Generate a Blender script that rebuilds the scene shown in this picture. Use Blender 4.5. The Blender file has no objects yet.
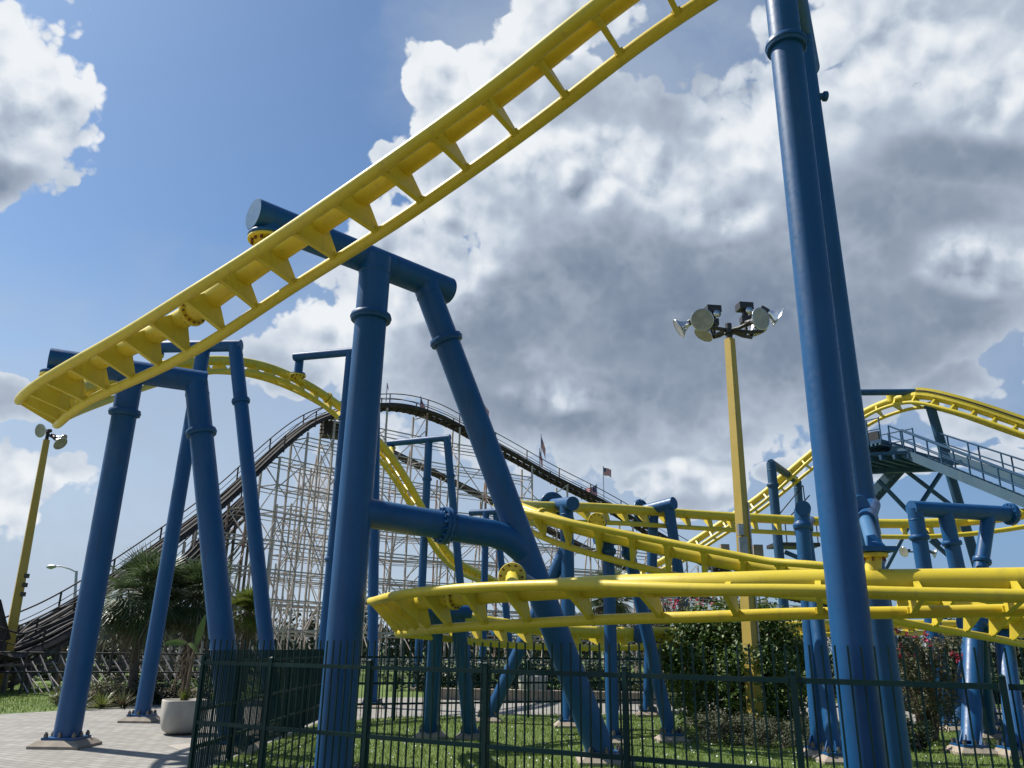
import bpy, math, random
import numpy as np
from mathutils import Vector, Matrix
R_ = math.radians
sc = bpy.context.scene
COL = sc.collection
rng = random.Random(7)

# ------------------------------------------------------------------ camera
FPX = 800.0; PITCH = R_(18.26); ROLL = R_(0.8); EYE = 1.6
F = Vector((0, math.cos(PITCH), math.sin(PITCH)))
U0 = Vector((0, -math.sin(PITCH), math.cos(PITCH)))
CR = math.cos(ROLL)*Vector((1, 0, 0)) + math.sin(ROLL)*U0
CU = -math.sin(ROLL)*Vector((1, 0, 0)) + math.cos(ROLL)*U0
CAM = Vector((0, 0, EYE))
cd = bpy.data.cameras.new('camera'); cam = bpy.data.objects.new('camera', cd); COL.objects.link(cam)
cd.sensor_width = 36; cd.lens = FPX/1024*36; cd.clip_end = 3000; cd.clip_start = 0.05
cam.matrix_world = Matrix(((CR.x, CU.x, -F.x, 0), (CR.y, CU.y, -F.y, 0), (CR.z, CU.z, -F.z, EYE), (0, 0, 0, 1)))
sc.camera = cam
def ray(px, py): return F + CR*((px-512)/FPX) + CU*((384-py)/FPX)
def at(px, py, d):            # point seen at a photo pixel, d metres ahead of the camera
    r = ray(px, py); return CAM + r*(d/r.y)
def atz(px, py, z=0.0):       # point seen at a photo pixel, at a height
    r = ray(px, py); return CAM + r*((z-EYE)/r.z)

# ------------------------------------------------------------------ render look
sc.view_settings.view_transform = 'Standard'; sc.view_settings.look = 'None'
sc.view_settings.gamma = 1; sc.view_settings.exposure = 0.45
sc.view_settings.use_curve_mapping = False

# ------------------------------------------------------------------ node helpers
class NT:
    def __init__(s, tree): s.t = tree; s.n = tree.nodes; s.l = tree.links
    def put(s, sock, v):
        if isinstance(v, V): s.l.new(v.o, sock)
        elif hasattr(v, 'is_output'): s.l.new(v, sock)
        elif v is not None:
            if hasattr(sock, 'default_value'):
                try: sock.default_value = v
                except TypeError:
                    sock.default_value = tuple(v) + (1,) if len(tuple(v)) == 3 else v
    def m(s, op, a, b=None, c=None, clamp=False):
        n = s.n.new('ShaderNodeMath'); n.operation = op; n.use_clamp = clamp
        s.put(n.inputs[0], a); s.put(n.inputs[1], b)
        if c is not None: s.put(n.inputs[2], c)
        return V(s, n.outputs[0])
    def vm(s, op, a, b=None, scale=None):
        n = s.n.new('ShaderNodeVectorMath'); n.operation = op
        s.put(n.inputs[0], a)
        if b is not None: s.put(n.inputs[1], b)
        if scale is not None: s.put(n.inputs['Scale'], scale)
        return V(s, n.outputs['Value' if op in ('DOT_PRODUCT', 'LENGTH', 'DISTANCE') else 'Vector'])
    def noise(s, vec, scale, detail=4, rough=0.5, dist=0.0, lac=2.0, out=0):
        n = s.n.new('ShaderNodeTexNoise'); n.noise_dimensions = '3D'
        s.put(n.inputs['Vector'], vec); n.inputs['Scale'].default_value = scale
        n.inputs['Detail'].default_value = detail; n.inputs['Roughness'].default_value = rough
        n.inputs['Distortion'].default_value = dist; n.inputs['Lacunarity'].default_value = lac
        return V(s, n.outputs[out])
    def vor(s, vec, scale, feature='F1', out='Distance', smooth=None):
        n = s.n.new('ShaderNodeTexVoronoi'); n.feature = feature
        s.put(n.inputs['Vector'], vec); n.inputs['Scale'].default_value = scale
        if smooth is not None: n.inputs['Smoothness'].default_value = smooth
        return V(s, n.outputs[out])
    def ss(s, x, lo, hi, a=0.0, b=1.0, kind='SMOOTHSTEP'):
        n = s.n.new('ShaderNodeMapRange'); n.interpolation_type = kind
        s.put(n.inputs[0], x); s.put(n.inputs[1], lo); s.put(n.inputs[2], hi); s.put(n.inputs[3], a); s.put(n.inputs[4], b)
        return V(s, n.outputs[0])
    def mix(s, f, a, b, blend='MIX'):
        n = s.n.new('ShaderNodeMix'); n.data_type = 'RGBA'; n.blend_type = blend
        s.put(n.inputs[0], f); s.put(n.inputs[6], a); s.put(n.inputs[7], b)
        return V(s, n.outputs[2])
class V:
    def __init__(s, nt, o): s.nt = nt; s.o = o
    def __add__(s, b): return s.nt.m('ADD', s, b)
    def __sub__(s, b): return s.nt.m('SUBTRACT', s, b)
    def __rsub__(s, b): return s.nt.m('SUBTRACT', b, s)
    def __mul__(s, b): return s.nt.m('MULTIPLY', s, b)
    def __truediv__(s, b): return s.nt.m('DIVIDE', s, b)
    __radd__ = __add__; __rmul__ = __mul__
    def mx(s, b): return s.nt.m('MAXIMUM', s, b)
    def mn(s, b): return s.nt.m('MINIMUM', s, b)
    def cl(s): return s.nt.m('ADD', s, 0.0, clamp=True)
def rgb(r, g, b):             # sRGB 0..255 -> linear RGBA
    f = lambda c: (c/255/12.92) if c/255 <= .04045 else ((c/255+.055)/1.055)**2.4
    return (f(r), f(g), f(b), 1)
# ------------------------------------------------------------------ sun and sky
SUN_AZ = R_(-66); SUN_EL = R_(52)        # azimuth from the view direction (+Y), negative = left
sd = Vector((math.sin(SUN_AZ)*math.cos(SUN_EL), math.cos(SUN_AZ)*math.cos(SUN_EL), math.sin(SUN_EL)))
sl = bpy.data.lights.new('sun', 'SUN'); sl.energy = 5.0; sl.angle = R_(0.53); sl.color = (1, .95, .87)
so = bpy.data.objects.new('sun', sl); COL.objects.link(so)
so.rotation_euler = (-sd).to_track_quat('-Z', 'Y').to_euler(); so.location = (0, 0, 60)
w = bpy.data.worlds.new('World'); sc.world = w; w.use_nodes = True
wt = w.node_tree; wt.nodes.clear(); K = NT(wt)
def build_sky():
    sky = wt.nodes.new('ShaderNodeTexSky'); sky.sky_type = 'NISHITA'; sky.sun_disc = False
    sky.sun_elevation = SUN_EL; sky.sun_rotation = SUN_AZ
    sky.air_density = 1.0; sky.dust_density = 1.0; sky.ozone_density = 1.4
    STR = 0.098
    tc = wt.nodes.new('ShaderNodeTexCoord')
    d = V(K, tc.outputs['Generated'])
    sep = wt.nodes.new('ShaderNodeSeparateXYZ'); wt.links.new(d.o, sep.inputs[0]); dz = V(K, sep.outputs[2])
    # turbulent wobble of the directions, so that no cloud outline is smooth
    def wob(v, scale, amt, detail):
        nv = K.noise(v, scale, detail, .55, out=1)
        return K.vm('ADD', v, K.vm('SCALE', K.vm('SUBTRACT', nv, (.5, .5, .5)), scale=amt))
    dw = wob(wob(d, 4.0, .16, 3), 14.0, .045, 3)
    def blob(px, py, rx, ry, rot=0, base=None):
        c = ray(px, py).normalized(); u0 = CR - c*CR.dot(c); u0.normalize(); v0 = -c.cross(u0)
        a = R_(rot); u = u0*math.cos(a)+v0*math.sin(a); v = -u0*math.sin(a)+v0*math.cos(a)
        s = ray(px, py).length
        x = K.vm('DOT_PRODUCT', base or dw, tuple(u/(rx/FPX/s))); y = K.vm('DOT_PRODUCT', base or dw, tuple(v/(ry/FPX/s)))
        q = 1.0 - (x*x + y*y)
        fr = K.ss(K.vm('DOT_PRODUCT', d, tuple(c)), 0.2, 0.5)
        return q.mx(-2.0)*fr - (1.0-fr)*2.0
    def union(lst, base=None):
        r = None
        for b in lst:
            q = blob(*b, base=base); r = q if r is None else r.mx(q)
        return r
    dv = wob(d, 7.0, .045, 3)
    fine = K.noise(dv, 8.0, 8, .58)
    low_n = K.noise(d, 4.2, 3, .5)
    dp = wob(d, 26.0, .022, 2)
    bil = K.vor(dp, 15.0, 'F1'); bil2 = K.vor(dp, 36.0, 'F1'); bil3 = K.vor(dp, 80.0, 'F1')
    puff = (0.5-bil)*0.55 + (0.5-bil2)*0.36 + (0.5-bil3)*0.2
    # cumulus heaps with crisp edges  (px, py, rx, ry, tilt): where they stand in the sky
    CUM = [(8, 92, 88, 84), (-70, 60, 150, 110), (-5, 150, 45, 42),
           (490, 95, 75, 60), (570, 15, 70, 40), (560, 110, 90, 55),
           (320, 345, 75, 40), (410, 270, 60, 60), (480, 310, 150, 110), (560, 190, 150, 90), (640, 140, 110, 45),
           (720, 320, 280, 150), (900, 150, 230, 130), (950, 20, 190, 90), (990, 220, 160, 170), (985, 275, 70, 50),
           (580, 410, 220, 70), (450, 395, 90, 40), (680, 488, 40, 26), (708, 478, 40, 28), (25, 500, 60, 50), (10, 415, 40, 30),
           (880, 345, 150, 45), (1000, 440, 60, 28), (770, 370, 110, 40), (720, 205, 120, 90), (600, 290, 150, 110), (705, 452, 34, 18), (740, 425, 50, 18), (960, 388, 70, 22), (985, 478, 60, 24), (905, 478, 46, 22), (780, 470, 40, 16), (860, 430, 36, 14), (330, 470, 50, 24), (640, 470, 50, 18)]
    m = union(CUM)
    edge = m*0.62 + (fine-0.5)*1.25 + puff*0.95
    dens = K.ss(edge, 0.0, 0.13)
    # soft veil of thin cloud
    veilblob = union([(640, 60, 230, 110), (850, 300, 330, 150), (330, 420, 360, 150), (100, 560, 380, 160), (540, 500, 270, 120), (250, 560, 300, 120)], base=d)
    veil = K.ss(veilblob*0.75 + (K.noise(K.vm('MULTIPLY', dw, (1, 1, 1.8)), 5.0, 6, .58)-0.5)*2.0, -0.5, 0.9)
    # light and shade of the heaps
    offs = tuple(0.022*(CR*-0.55 + CU*0.83))
    fine2 = K.noise(K.vm('ADD', dv, offs), 8.0, 5, .58)
    bump = fine-fine2
    thick = K.ss(edge, 0.0, 0.75)
    DARK = [(640, 300, 220, 85, 6), (510, 345, 110, 50), (770, 340, 190, 90), (880, 230, 120, 60), (590, 400, 170, 45), (940, 310, 90, 40), (-10, 185, 50, 18), (700, 60, 80, 50), (960, 160, 90, 30)]
    dark = K.ss(union(DARK, base=dv)*0.85 + (low_n-0.5)*1.3 + (0.5-fine)*0.55, -0.55, 0.85)
    LIGHT = [(470, 90, 80, 75), (560, 20, 90, 55), (40, 85, 90, 100), (580, 165, 170, 50, -10), (430, 250, 90, 90), (335, 330, 60, 50), (985, 262, 60, 36), (880, 50, 150, 60), (1000, 90, 80, 50), (25, 490, 70, 50), (560, 392, 60, 20), (690, 482, 60, 20), (760, 120, 80, 60), (720, 215, 60, 26)]
    lightb = K.ss(union(LIGHT, base=dv), -0.5, 1.0)
    dpo = K.vm('ADD', dp, offs)
    relief = (K.vor(dpo, 15.0, 'F1')-bil)*0.8 + (K.vor(dpo, 36.0, 'F1')-bil2)*0.45
    lit = 0.14 + lightb*0.86
    br = 0.40 + lightb*0.27 - dark*0.27 + (1.0-thick)*0.26 + relief*lit*0.75 + bump*lit*1.3 + (fine-0.5)*lit*0.55 + puff*lit*0.3 + (low_n-0.5)*0.5 + (K.noise(d, 9.0, 3, .5)-0.5)*0.14
    br = K.ss(br, 0.0, 1.0, kind='LINEAR')
    cl1 = K.mix(K.ss(br, 0.05, .62, kind='LINEAR'), rgb(108, 124, 147), rgb(196, 207, 221))
    ccol = K.mix(K.ss(br, .5, 1.0), cl1, (0.88, .91, .94, 1))
    sky_c = K.vm('SCALE', V(K, sky.outputs[0]), scale=STR)
    sky_c = K.vm('MULTIPLY', sky_c, (.80, 1.02, 1.20))
    hz = K.ss(dz, 0.0, 0.46)
    side = K.ss(K.vm('DOT_PRODUCT', d, tuple(CR)), -0.45, 0.5, 1.0, 0.12)
    sky_c = K.mix((1.0-hz)*0.85*side, sky_c, rgb(205, 219, 235))
    rb = K.ss(K.vm('DOT_PRODUCT', d, tuple(CR)), 0.05, 0.5)
    sky_c = K.mix((1.0-hz)*rb*0.62, sky_c, rgb(122, 154, 200))
    c = K.mix(veil*0.70, sky_c, rgb(174, 189, 209))
    c = K.mix(dens*0.97, c, ccol)
    low = K.ss(dz, -0.02, 0.0)
    c = K.mix(low, rgb(120, 125, 120), c)
    bg = wt.nodes.new('ShaderNodeBackground'); wt.links.new(c.o, bg.inputs[0]); bg.inputs[1].default_value = 0.732      # the picture is exposed 0.45 stop up
    out = wt.nodes.new('ShaderNodeOutputWorld'); wt.links.new(bg.outputs[0], out.inputs[0])
build_sky()
w.cycles.sampling_method = 'MANUAL'; w.cycles.sample_map_resolution = 512
# ------------------------------------------------------------------ materials
def mat(name):
    m = bpy.data.materials.new(name); m.use_nodes = True
    k = NT(m.node_tree); b = m.node_tree.nodes['Principled BSDF']
    tc = m.node_tree.nodes.new('ShaderNodeTexCoord')
    return m, k, b, V(k, tc.outputs['Object'])
def bump(k, b, h, strength=.3, dist=.02):
    n = k.n.new('ShaderNodeBump'); n.inputs['Strength'].default_value = strength; n.inputs['Distance'].default_value = dist
    k.put(n.inputs['Height'], h); k.l.new(n.outputs[0], b.inputs['Normal'])
def paint(name, c, c2, dirt, rough=.38, chips=.0, coat=.0, spec=.38):
    m, k, b, p = mat(name)
    n1 = k.noise(p, 1.3, 4, .6); n2 = k.noise(p, 14, 5, .65)
    streak = k.noise(k.vm('MULTIPLY', p, (9, 9, .5)), 1.0, 4, .6)
    col = k.mix(k.ss(n1, .3, .7), c, c2)
    fade = k.noise(k.vm('MULTIPLY', p, (2.2, 2.2, .7)), 1.0, 5, .62)
    col = k.mix(k.ss(fade, .5, .72)*.30, col, tuple(x*.72+.055 for x in c[:3])+(1,))
    col = k.mix(k.ss(streak, .5, .8)*.55, col, dirt)
    col = k.mix(k.ss(n2, .58, .76)*.35, col, dirt)
    if chips:
        col = k.mix(k.ss(k.noise(p, 19, 4, .6), .68, .72)*chips, col, rgb(96, 62, 40))
    k.put(b.inputs['Base Color'], col)
    k.put(b.inputs['Roughness'], k.ss(n2, .2, .8, rough-.07, rough+.14))
    b.inputs['Coat Weight'].default_value = coat; b.inputs['Specular IOR Level'].default_value = spec
    bump(k, b, n2, .06, .01)
    return m
def simple(name, c, c2=None, rough=.6, scale=8, metal=0, bstr=.15):
    m, k, b, p = mat(name); n = k.noise(p, scale, 5, .6)
    k.put(b.inputs['Base Color'], k.mix(k.ss(n, .3, .7), c, c2 or tuple(x*.75 for x in c[:3])+(1,)))
    b.inputs['Roughness'].default_value = rough; b.inputs['Metallic'].default_value = metal
    bump(k, b, n, bstr, .01)
    return m
L = lambda r, g, b: (r, g, b, 1)
M = {}
M['blue'] = paint('blue painted steel', L(.0045, .069, .192), L(.007, .081, .22), L(.016, .05, .10), .40, .3, .0, .40)
M['blue_lit'] = paint('lit tone blue steel', L(.04, .135, .27), L(.05, .15, .29), L(.09, .16, .24), .45, .2)  # paler copy of the blue, light on end cap and bracket painted in
M['teal'] = paint('teal painted steel', L(.012, .062, .13), L(.02, .08, .155), L(.05, .10, .14), .5, .3)
M['teal_pale'] = paint('pale teal steel', L(.055, .12, .18), L(.075, .145, .205), L(.11, .16, .19), .5, .3)
M['yellow'] = paint('yellow painted steel', L(.60, .465, .034), L(.65, .51, .044), L(.37, .285, .05), .42, .25, .0)
M['pole_yellow'] = paint('yellow lamp pole', L(.43, .30, .055), L(.48, .345, .078), L(.30, .23, .08), .5, .3)
M['green'] = paint('dark green fence paint', L(.002, .024, .022), L(.003, .030, .027), L(.008, .03, .026), .55, .1, 0, .2)
M['darkmetal'] = simple('black metal', L(.02, .02, .022), L(.035, .033, .03), .5)
M['steel'] = simple('galvanised steel', L(.42, .43, .44), L(.3, .31, .32), .42, 12, .7)
M['bolt'] = simple('dull zinc bolt', L(.22, .21, .2), L(.12, .1, .08), .45, 30, .6)
M['rustbolt'] = simple('rusty bolt', L(.16, .05, .02), L(.1, .035, .02), .8, 40)
M['alu'] = simple('spun aluminium reflector', L(.75, .75, .72), L(.6, .6, .58), .22, 6, .85, .03)
M['glass'] = simple('dusty lamp glass', L(.42, .39, .32), L(.3, .28, .23), .2, 5, 0, .02)
M['white'] = simple('white painted boards', L(.72, .72, .70), L(.55, .55, .53), .6, 3)
M['concrete'] = simple('pale concrete', L(.33, .28, .22), L(.235, .2, .157), .85, 5, 0, .3)
M['pot'] = simple('cast stone planter', L(.45, .425, .375), L(.36, .335, .295), .8, 4, 0, .2)
M['soil'] = simple('mulch', L(.06, .04, .028), L(.11, .08, .055), .95, 25, 0, .8)
M['timber_white'] = simple('flaking white timber', L(.55, .485, .45), L(.38, .315, .28), .8, 2.5, 0, .3)
M['timber_rust'] = simple('stained brown timber', L(.21, .11, .075), L(.36, .24, .18), .8, 3.5, 0, .3)
M['timber_dark'] = simple('dark weathered timber', L(.022, .018, .017), L(.05, .042, .038), .8, 3, 0, .4)
M['timber_grey'] = simple('grey weathered timber', L(.16, .14, .125), L(.09, .075, .07), .85, 3, 0, .4)
M['bark'] = simple('palm bark', L(.13, .10, .08), L(.07, .055, .04), .9, 12, 0, .7)
def leafmat(name, c1, c2, c3=None, rough=.45, trans=.15):
    m, k, b, p = mat(name)
    g = m.node_tree.nodes.new('ShaderNodeNewGeometry')
    r = V(k, g.outputs['Random Per Island'])
    col = k.mix(r, c1, c2)
    if c3: col = k.mix(k.ss(k.m('FRACT', r*7.13), .72, .9), col, c3)
    col = k.mix(k.ss(k.noise(p, 1.7, 3, .5), .35, .7)*.5, col, tuple(x*.6 for x in c1[:3])+(1,))
    k.put(b.inputs['Base Color'], col); b.inputs['Roughness'].default_value = rough
    t = m.node_tree.nodes.new('ShaderNodeBsdfTranslucent'); k.put(t.inputs[0], col)
    mx = m.node_tree.nodes.new('ShaderNodeMixShader'); mx.inputs[0].default_value = trans
    k.l.new(b.outputs[0], mx.inputs[1]); k.l.new(t.outputs[0], mx.inputs[2])
    k.l.new(mx.outputs[0], m.node_tree.nodes['Material Output'].inputs[0])
    return m
M['palm'] = leafmat('palm leaf', L(.06, .10, .032), L(.10, .15, .055), L(.22, .24, .16), .45, .25)
M['palm_gold'] = leafmat('young palm leaf', L(.13, .18, .03), L(.21, .24, .05), L(.28, .27, .09), .4, .3)
M['palm_dead'] = leafmat('dead palm leaf', L(.16, .12, .075), L(.26, .2, .13), None, .8, .2)
M['leaf'] = leafmat('glossy shrub leaf', L(.03, .075, .012), L(.105, .17, .022), L(.13, .17, .03), .5, .2)
M['leaf_dark'] = leafmat('dark hedge leaf', L(.014, .03, .010), L(.035, .06, .018), None, .5, .15)
M['leaf_olive'] = leafmat('olive leaf', L(.085, .105, .045), L(.15, .155, .07), L(.20, .12, .07), .55, .2)
M['leaf_grey'] = leafmat('greyish ground shrub leaf', L(.085, .10, .055), L(.14, .14, .09), L(.06, .09, .025), .7, .2)
M['banana'] = leafmat('broad leaf', L(.10, .17, .03), L(.14, .21, .05), None, .35, .35)
M['flower'] = leafmat('red flower', L(.50, .03, .08), L(.62, .09, .16), None, .6, .3)
M['far_tree'] = leafmat('far tree leaf', L(.03, .045, .022), L(.055, .07, .035), None, .7, .1)
M['blade'] = leafmat('grass blade', L(.105, .18, .02), L(.18, .265, .04), L(.24, .245, .08), .5, .3)

def m_grass():
    m, k, b, p = mat('lawn')
    n = k.noise(p, .5, 5, .6); n2 = k.noise(p, 9, 6, .7); n3 = k.noise(p, 60, 3, .6)
    c = k.mix(k.ss(n, .35, .65), L(.095, .16, .024), L(.145, .205, .035))
    c = k.mix(k.ss(n2, .55, .75)*.6, c, L(.13, .13, .05))
    c = k.mix(k.ss(n3, .35, .65)*.55, c, L(.045, .083, .015))
    k.put(b.inputs['Base Color'], c); b.inputs['Roughness'].default_value = .9
    bump(k, b, n3, .7, .04)
    return m
def m_paver():
    m, k, b, p = mat('concrete pavers')
    br = m.node_tree.nodes.new('ShaderNodeTexBrick'); br.offset = .5
    rot = m.node_tree.nodes.new('ShaderNodeMapping'); rot.inputs['Rotation'].default_value[2] = R_(28)
    k.l.new(p.o, rot.inputs[0]); k.l.new(rot.outputs[0], br.inputs['Vector'])
    br.inputs['Scale'].default_value = 1.0; br.inputs['Brick Width'].default_value = .30; br.inputs['Row Height'].default_value = .15
    br.inputs['Mortar Size'].default_value = .009; br.inputs['Mortar Smooth'].default_value = .3; br.inputs['Bias'].default_value = 0
    br.inputs['Color1'].default_value = L(.318, .306, .278); br.inputs['Color2'].default_value = L(.232, .222, .202); br.inputs['Mortar'].default_value = L(.08, .073, .062)
    n = k.noise(p, .8, 5, .65); n2 = k.noise(p, 20, 4, .6)
    c = k.mix(k.ss(n, .35, .7)*.45, V(k, br.outputs[0]), L(.18, .165, .142))
    c = k.mix(k.ss(n2, .6, .75)*.3, c, L(.12, .112, .098))
    k.put(b.inputs['Base Color'], c); b.inputs['Roughness'].default_value = .85
    bump(k, b, V(k, br.outputs['Fac'])*-1.0 + n2*.3, .35, .01)
    return m
M['grass'] = m_grass(); M['paver'] = m_paver()

# ------------------------------------------------------------------ mesh helpers
class MB:
    def __init__(s): s.v = []; s.f = []; s.sm = []
    def add(s, vs, fs, smooth=False):
        o = len(s.v); s.v += [tuple(v) for v in vs]; s.f += [tuple(i+o for i in f) for f in fs]; s.sm += [smooth]*len(fs); return s
    def tube(s, pts, r, seg=16, caps=True, up=None, smooth=True):
        pts = [Vector(p) for p in pts]; n = len(pts)
        rs = r if isinstance(r, (list, tuple)) else [r]*n
        T = []
        for i in range(n):
            a = pts[max(i-1, 0)]; b = pts[min(i+1, n-1)]; T.append((b-a).normalized())
        ref = Vector((0, 0, 1)) if abs(T[0].z) < .9 else Vector((0, 1, 0))
        u = T[0].cross(ref).normalized(); vs = []; fs = []
        for i in range(n):
            u = (u - T[i]*u.dot(T[i])).normalized(); v = T[i].cross(u)
            for k in range(seg):
                a = 2*math.pi*k/seg; vs.append(pts[i] + (u*math.cos(a)+v*math.sin(a))*rs[i])
        for i in range(n-1):
            for k in range(seg):
                k2 = (k+1) % seg; fs.append((i*seg+k, i*seg+k2, (i+1)*seg+k2, (i+1)*seg+k))
        s.add(vs, fs, smooth)
        if caps:
            s.add(vs[:seg], [tuple(range(seg-1, -1, -1))]); s.add(vs[-seg:], [tuple(range(seg))])
        return s
    def cyl(s, a, b, r, seg=16, bev=0.0):
        a = Vector(a); b = Vector(b)
        if bev:
            d = (b-a).normalized()
            return s.tube([a, a+d*.0005, a+d*bev, b-d*bev, b-d*.0005, b], [r-bev, r-bev, r, r, r-bev, r-bev], seg)
        return s.tube([a, b], r, seg)
    def box(s, c, ax, ay, az, bev=0.0):      # centre and three half-axes
        c = Vector(c); ax = Vector(ax); ay = Vector(ay); az = Vector(az)
        vs = [c+ax*i+ay*j+az*k for i in (-1, 1) for j in (-1, 1) for k in (-1, 1)]
        fs = [(0, 1, 3, 2), (4, 6, 7, 5), (0, 4, 5, 1), (2, 3, 7, 6), (0, 2, 6, 4), (1, 5, 7, 3)]
        if ax.cross(ay).dot(az) < 0: fs = [f[::-1] for f in fs]
        return s.add(vs, fs)
    def beam(s, a, b, w, h, up=(0, 0, 1)):   # rectangular bar from a to b
        a = Vector(a); b = Vector(b); d = b-a; t = d.normalized(); upv = Vector(up)
        if abs(t.dot(upv)) > .97: upv = Vector((0, 1, 0))
        x = t.cross(upv).normalized(); y = x.cross(t)
        return s.box((a+b)/2, d/2, x*(w/2), y*(h/2))
    def prism(s, poly, n, t):                 # flat polygon given thickness t along n, centred
        n = Vector(n).normalized(); m = len(poly)
        vs = [Vector(p)-n*t/2 for p in poly]+[Vector(p)+n*t/2 for p in poly]
        fs = [tuple(range(m-1, -1, -1)), tuple(range(m, 2*m))]+[(i, (i+1) % m, m+(i+1) % m, m+i) for i in range(m)]
        return s.add(vs, fs)
    def lathe(s, c, prof, seg=28, axis=(0, 0, 1)):
        axis = Vector(axis).normalized(); ref = Vector((1, 0, 0)) if abs(axis.x) < .9 else Vector((0, 1, 0))
        u = axis.cross(ref).normalized(); v = axis.cross(u); c = Vector(c); vs = []; fs = []
        for r, z in prof:
            for k in range(seg):
                a = 2*math.pi*k/seg; vs.append(c+axis*z+(u*math.cos(a)+v*math.sin(a))*r)
        for i in range(len(prof)-1):
            for k in range(seg):
                k2 = (k+1) % seg; fs.append((i*seg+k, i*seg+k2, (i+1)*seg+k2, (i+1)*seg+k))
        return s.add(vs, fs, True)
    def build(s, name, m, parent=None, label=None):
        me = bpy.data.meshes.new(name)
        o = ORG.get(parent.name if parent else None, Vector((0, 0, 0)))
        me.from_pydata([(v[0]-o.x, v[1]-o.y, v[2]-o.z) for v in s.v], [], s.f)
        me.polygons.foreach_set('use_smooth', s.sm); me.update()
        me.materials.append(M[m] if isinstance(m, str) else m)
        ob = bpy.data.objects.new(name, me); COL.objects.link(ob)
        if parent: ob.parent = parent; ORG[ob.name] = o
        if label: ob['label'] = label
        return ob
ORG = {}
def thing(name, label, cat, loc, group=None):
    o = bpy.data.objects.new(name, None); COL.objects.link(o); o.location = loc
    o.empty_display_size = .2; ORG[o.name] = Vector(loc)
    tag(o, label, cat, group); return o
def tag(o, label=None, cat=None, group=None, kind=None):
    if label: o['label'] = label
    if cat: o['category'] = cat
    if group: o['group'] = group
    if kind: o['kind'] = kind
    return o
Z = Vector((0, 0, 1))
# ------------------------------------------------------------------ ground
def sheet(name, m, pts, z, kind='structure'):
    mb = MB(); mb.add([(p[0], p[1], z) for p in pts], [tuple(range(len(pts)))])
    o = mb.build(name, m); o['kind'] = kind
    if o.data.polygons[0].normal.z < 0: o.data.flip_normals()
    return o
sheet('ground', 'grass', [(-900, -60), (900, -60), (900, 1500), (-900, 1500)], 0.0)
G_ = lambda x, y: atz(x, y, 0)
KA = Vector((-4.05, 10.95, 0)); KB = Vector((-4.10, 18.9, 0))      # corners of the fenced lawn
pv = [(-30, -8), (-4.05, -8), (-4.05, 10.95), (-4.10, 18.9)]
pv += [tuple(G_(x, y)[:2]) for x, y in ((400, 717), (520, 715), (680, 714))]
pv += [(7.0, 22.6), (9.2, 19.8), (13.5, 17.6), (26, 14), (40, 20), (22, 25.5), (12, 28)]
pv += [tuple(G_(x, y)[:2]) for x, y in ((700, 699), (520, 697), (400, 697.5), (250, 699.5), (155, 704.5), (90, 709), (0, 714.5))]
pv += [(-16, 19.4), (-30, 18)]
sheet('pavement', 'paver', pv, 0.004)
sheet('bounce_absorber', 'soil', [(-4.0, -8), (16, -8), (16, 4.2), (6, 5.6), (-4.0, 9.6)], 0.004)  # unseen dark sheet added to cut light bounced up onto the tracks
bed = [tuple(G_(x, y)[:2]) for x, y in ((88, 708.4), (155, 703.9), (205, 701.5), (215, 690), (150, 687), (95, 690), (70, 697))]
sheet('planting_bed', 'soil', bed, 0.03)
m, k, b, p = mat('light concrete slab'); M['slab'] = m
k.put(b.inputs['Base Color'], k.mix(k.noise(p, 6, 5, .6), L(.31, .283, .24), L(.37, .34, .295))); b.inputs['Roughness'].default_value = .85
sheet('concrete_strip', 'slab', [tuple(G_(x, y)[:2]) for x, y in ((166, 745.5), (190, 744), (200, 748), (184, 752.5))], 0.008)

# grass blades of the lawn and of the far verge
def inside(poly, x, y):
    c = False; n = len(poly); j = n-1
    for i in range(n):
        xi, yi = poly[i][0], poly[i][1]; xj, yj = poly[j][0], poly[j][1]
        if (yi > y) != (yj > y) and x < (xj-xi)*(y-yi)/(yj-yi)+xi: c = not c
        j = i
    return c
pvp = [(q[0], q[1]) for q in pv]
def blades(n, xr, yr, hmin, hmax, wd, power=1.0):
    mb = MB()
    c = 0
    while c < n:
        y = yr[0]+(yr[1]-yr[0])*rng.random()**power; x = rng.uniform(*xr)
        if abs(x/y) > .74 or inside(pvp, x, y): 
            c += .3; continue
        c += 1
        h = rng.uniform(hmin, hmax); a = rng.random()*6.283; le = rng.uniform(.1, .8)*h
        dx, dy = math.cos(a)*wd, math.sin(a)*wd; lx, ly = rng.uniform(-le, le), rng.uniform(-le, le)
        mb.add([(x-dx, y-dy, 0), (x+dx, y+dy, 0), (x+lx, y+ly, h)], [(0, 1, 2)])
    return mb
tag(blades(52000, (-4.0, 13), (11.2, 23), .03, .085, .006, 1.3).build('lawn_grass', 'blade'), 'short green lawn grass growing inside the green fence', 'grass', kind='stuff')
tag(blades(16000, (-24, -8), (19.5, 34), .04, .11, .010).build('verge_grass', 'blade'), 'bright grass verge beyond the pavement at the far left', 'grass', kind='stuff')
mb = MB()
for i in range(900):          # small white clover heads and leaf litter in the lawn
    y = 11.3+9*rng.random()**1.4; x = rng.uniform(-3.9, 9)
    if inside(pvp, x, y): continue
    s = rng.uniform(.010, .022); a = rng.random()*6.28
    mb.add([(x+math.cos(a+q)*s, y+math.sin(a+q)*s, .05+s*math.sin(q*1.3)) for q in (0, 1.57, 3.14, 4.71)], [(0, 1, 2, 3)])
tag(mb.build('clover_flower', 'white'), 'tiny pale clover heads scattered through the fenced lawn', 'clover', kind='stuff')

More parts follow.
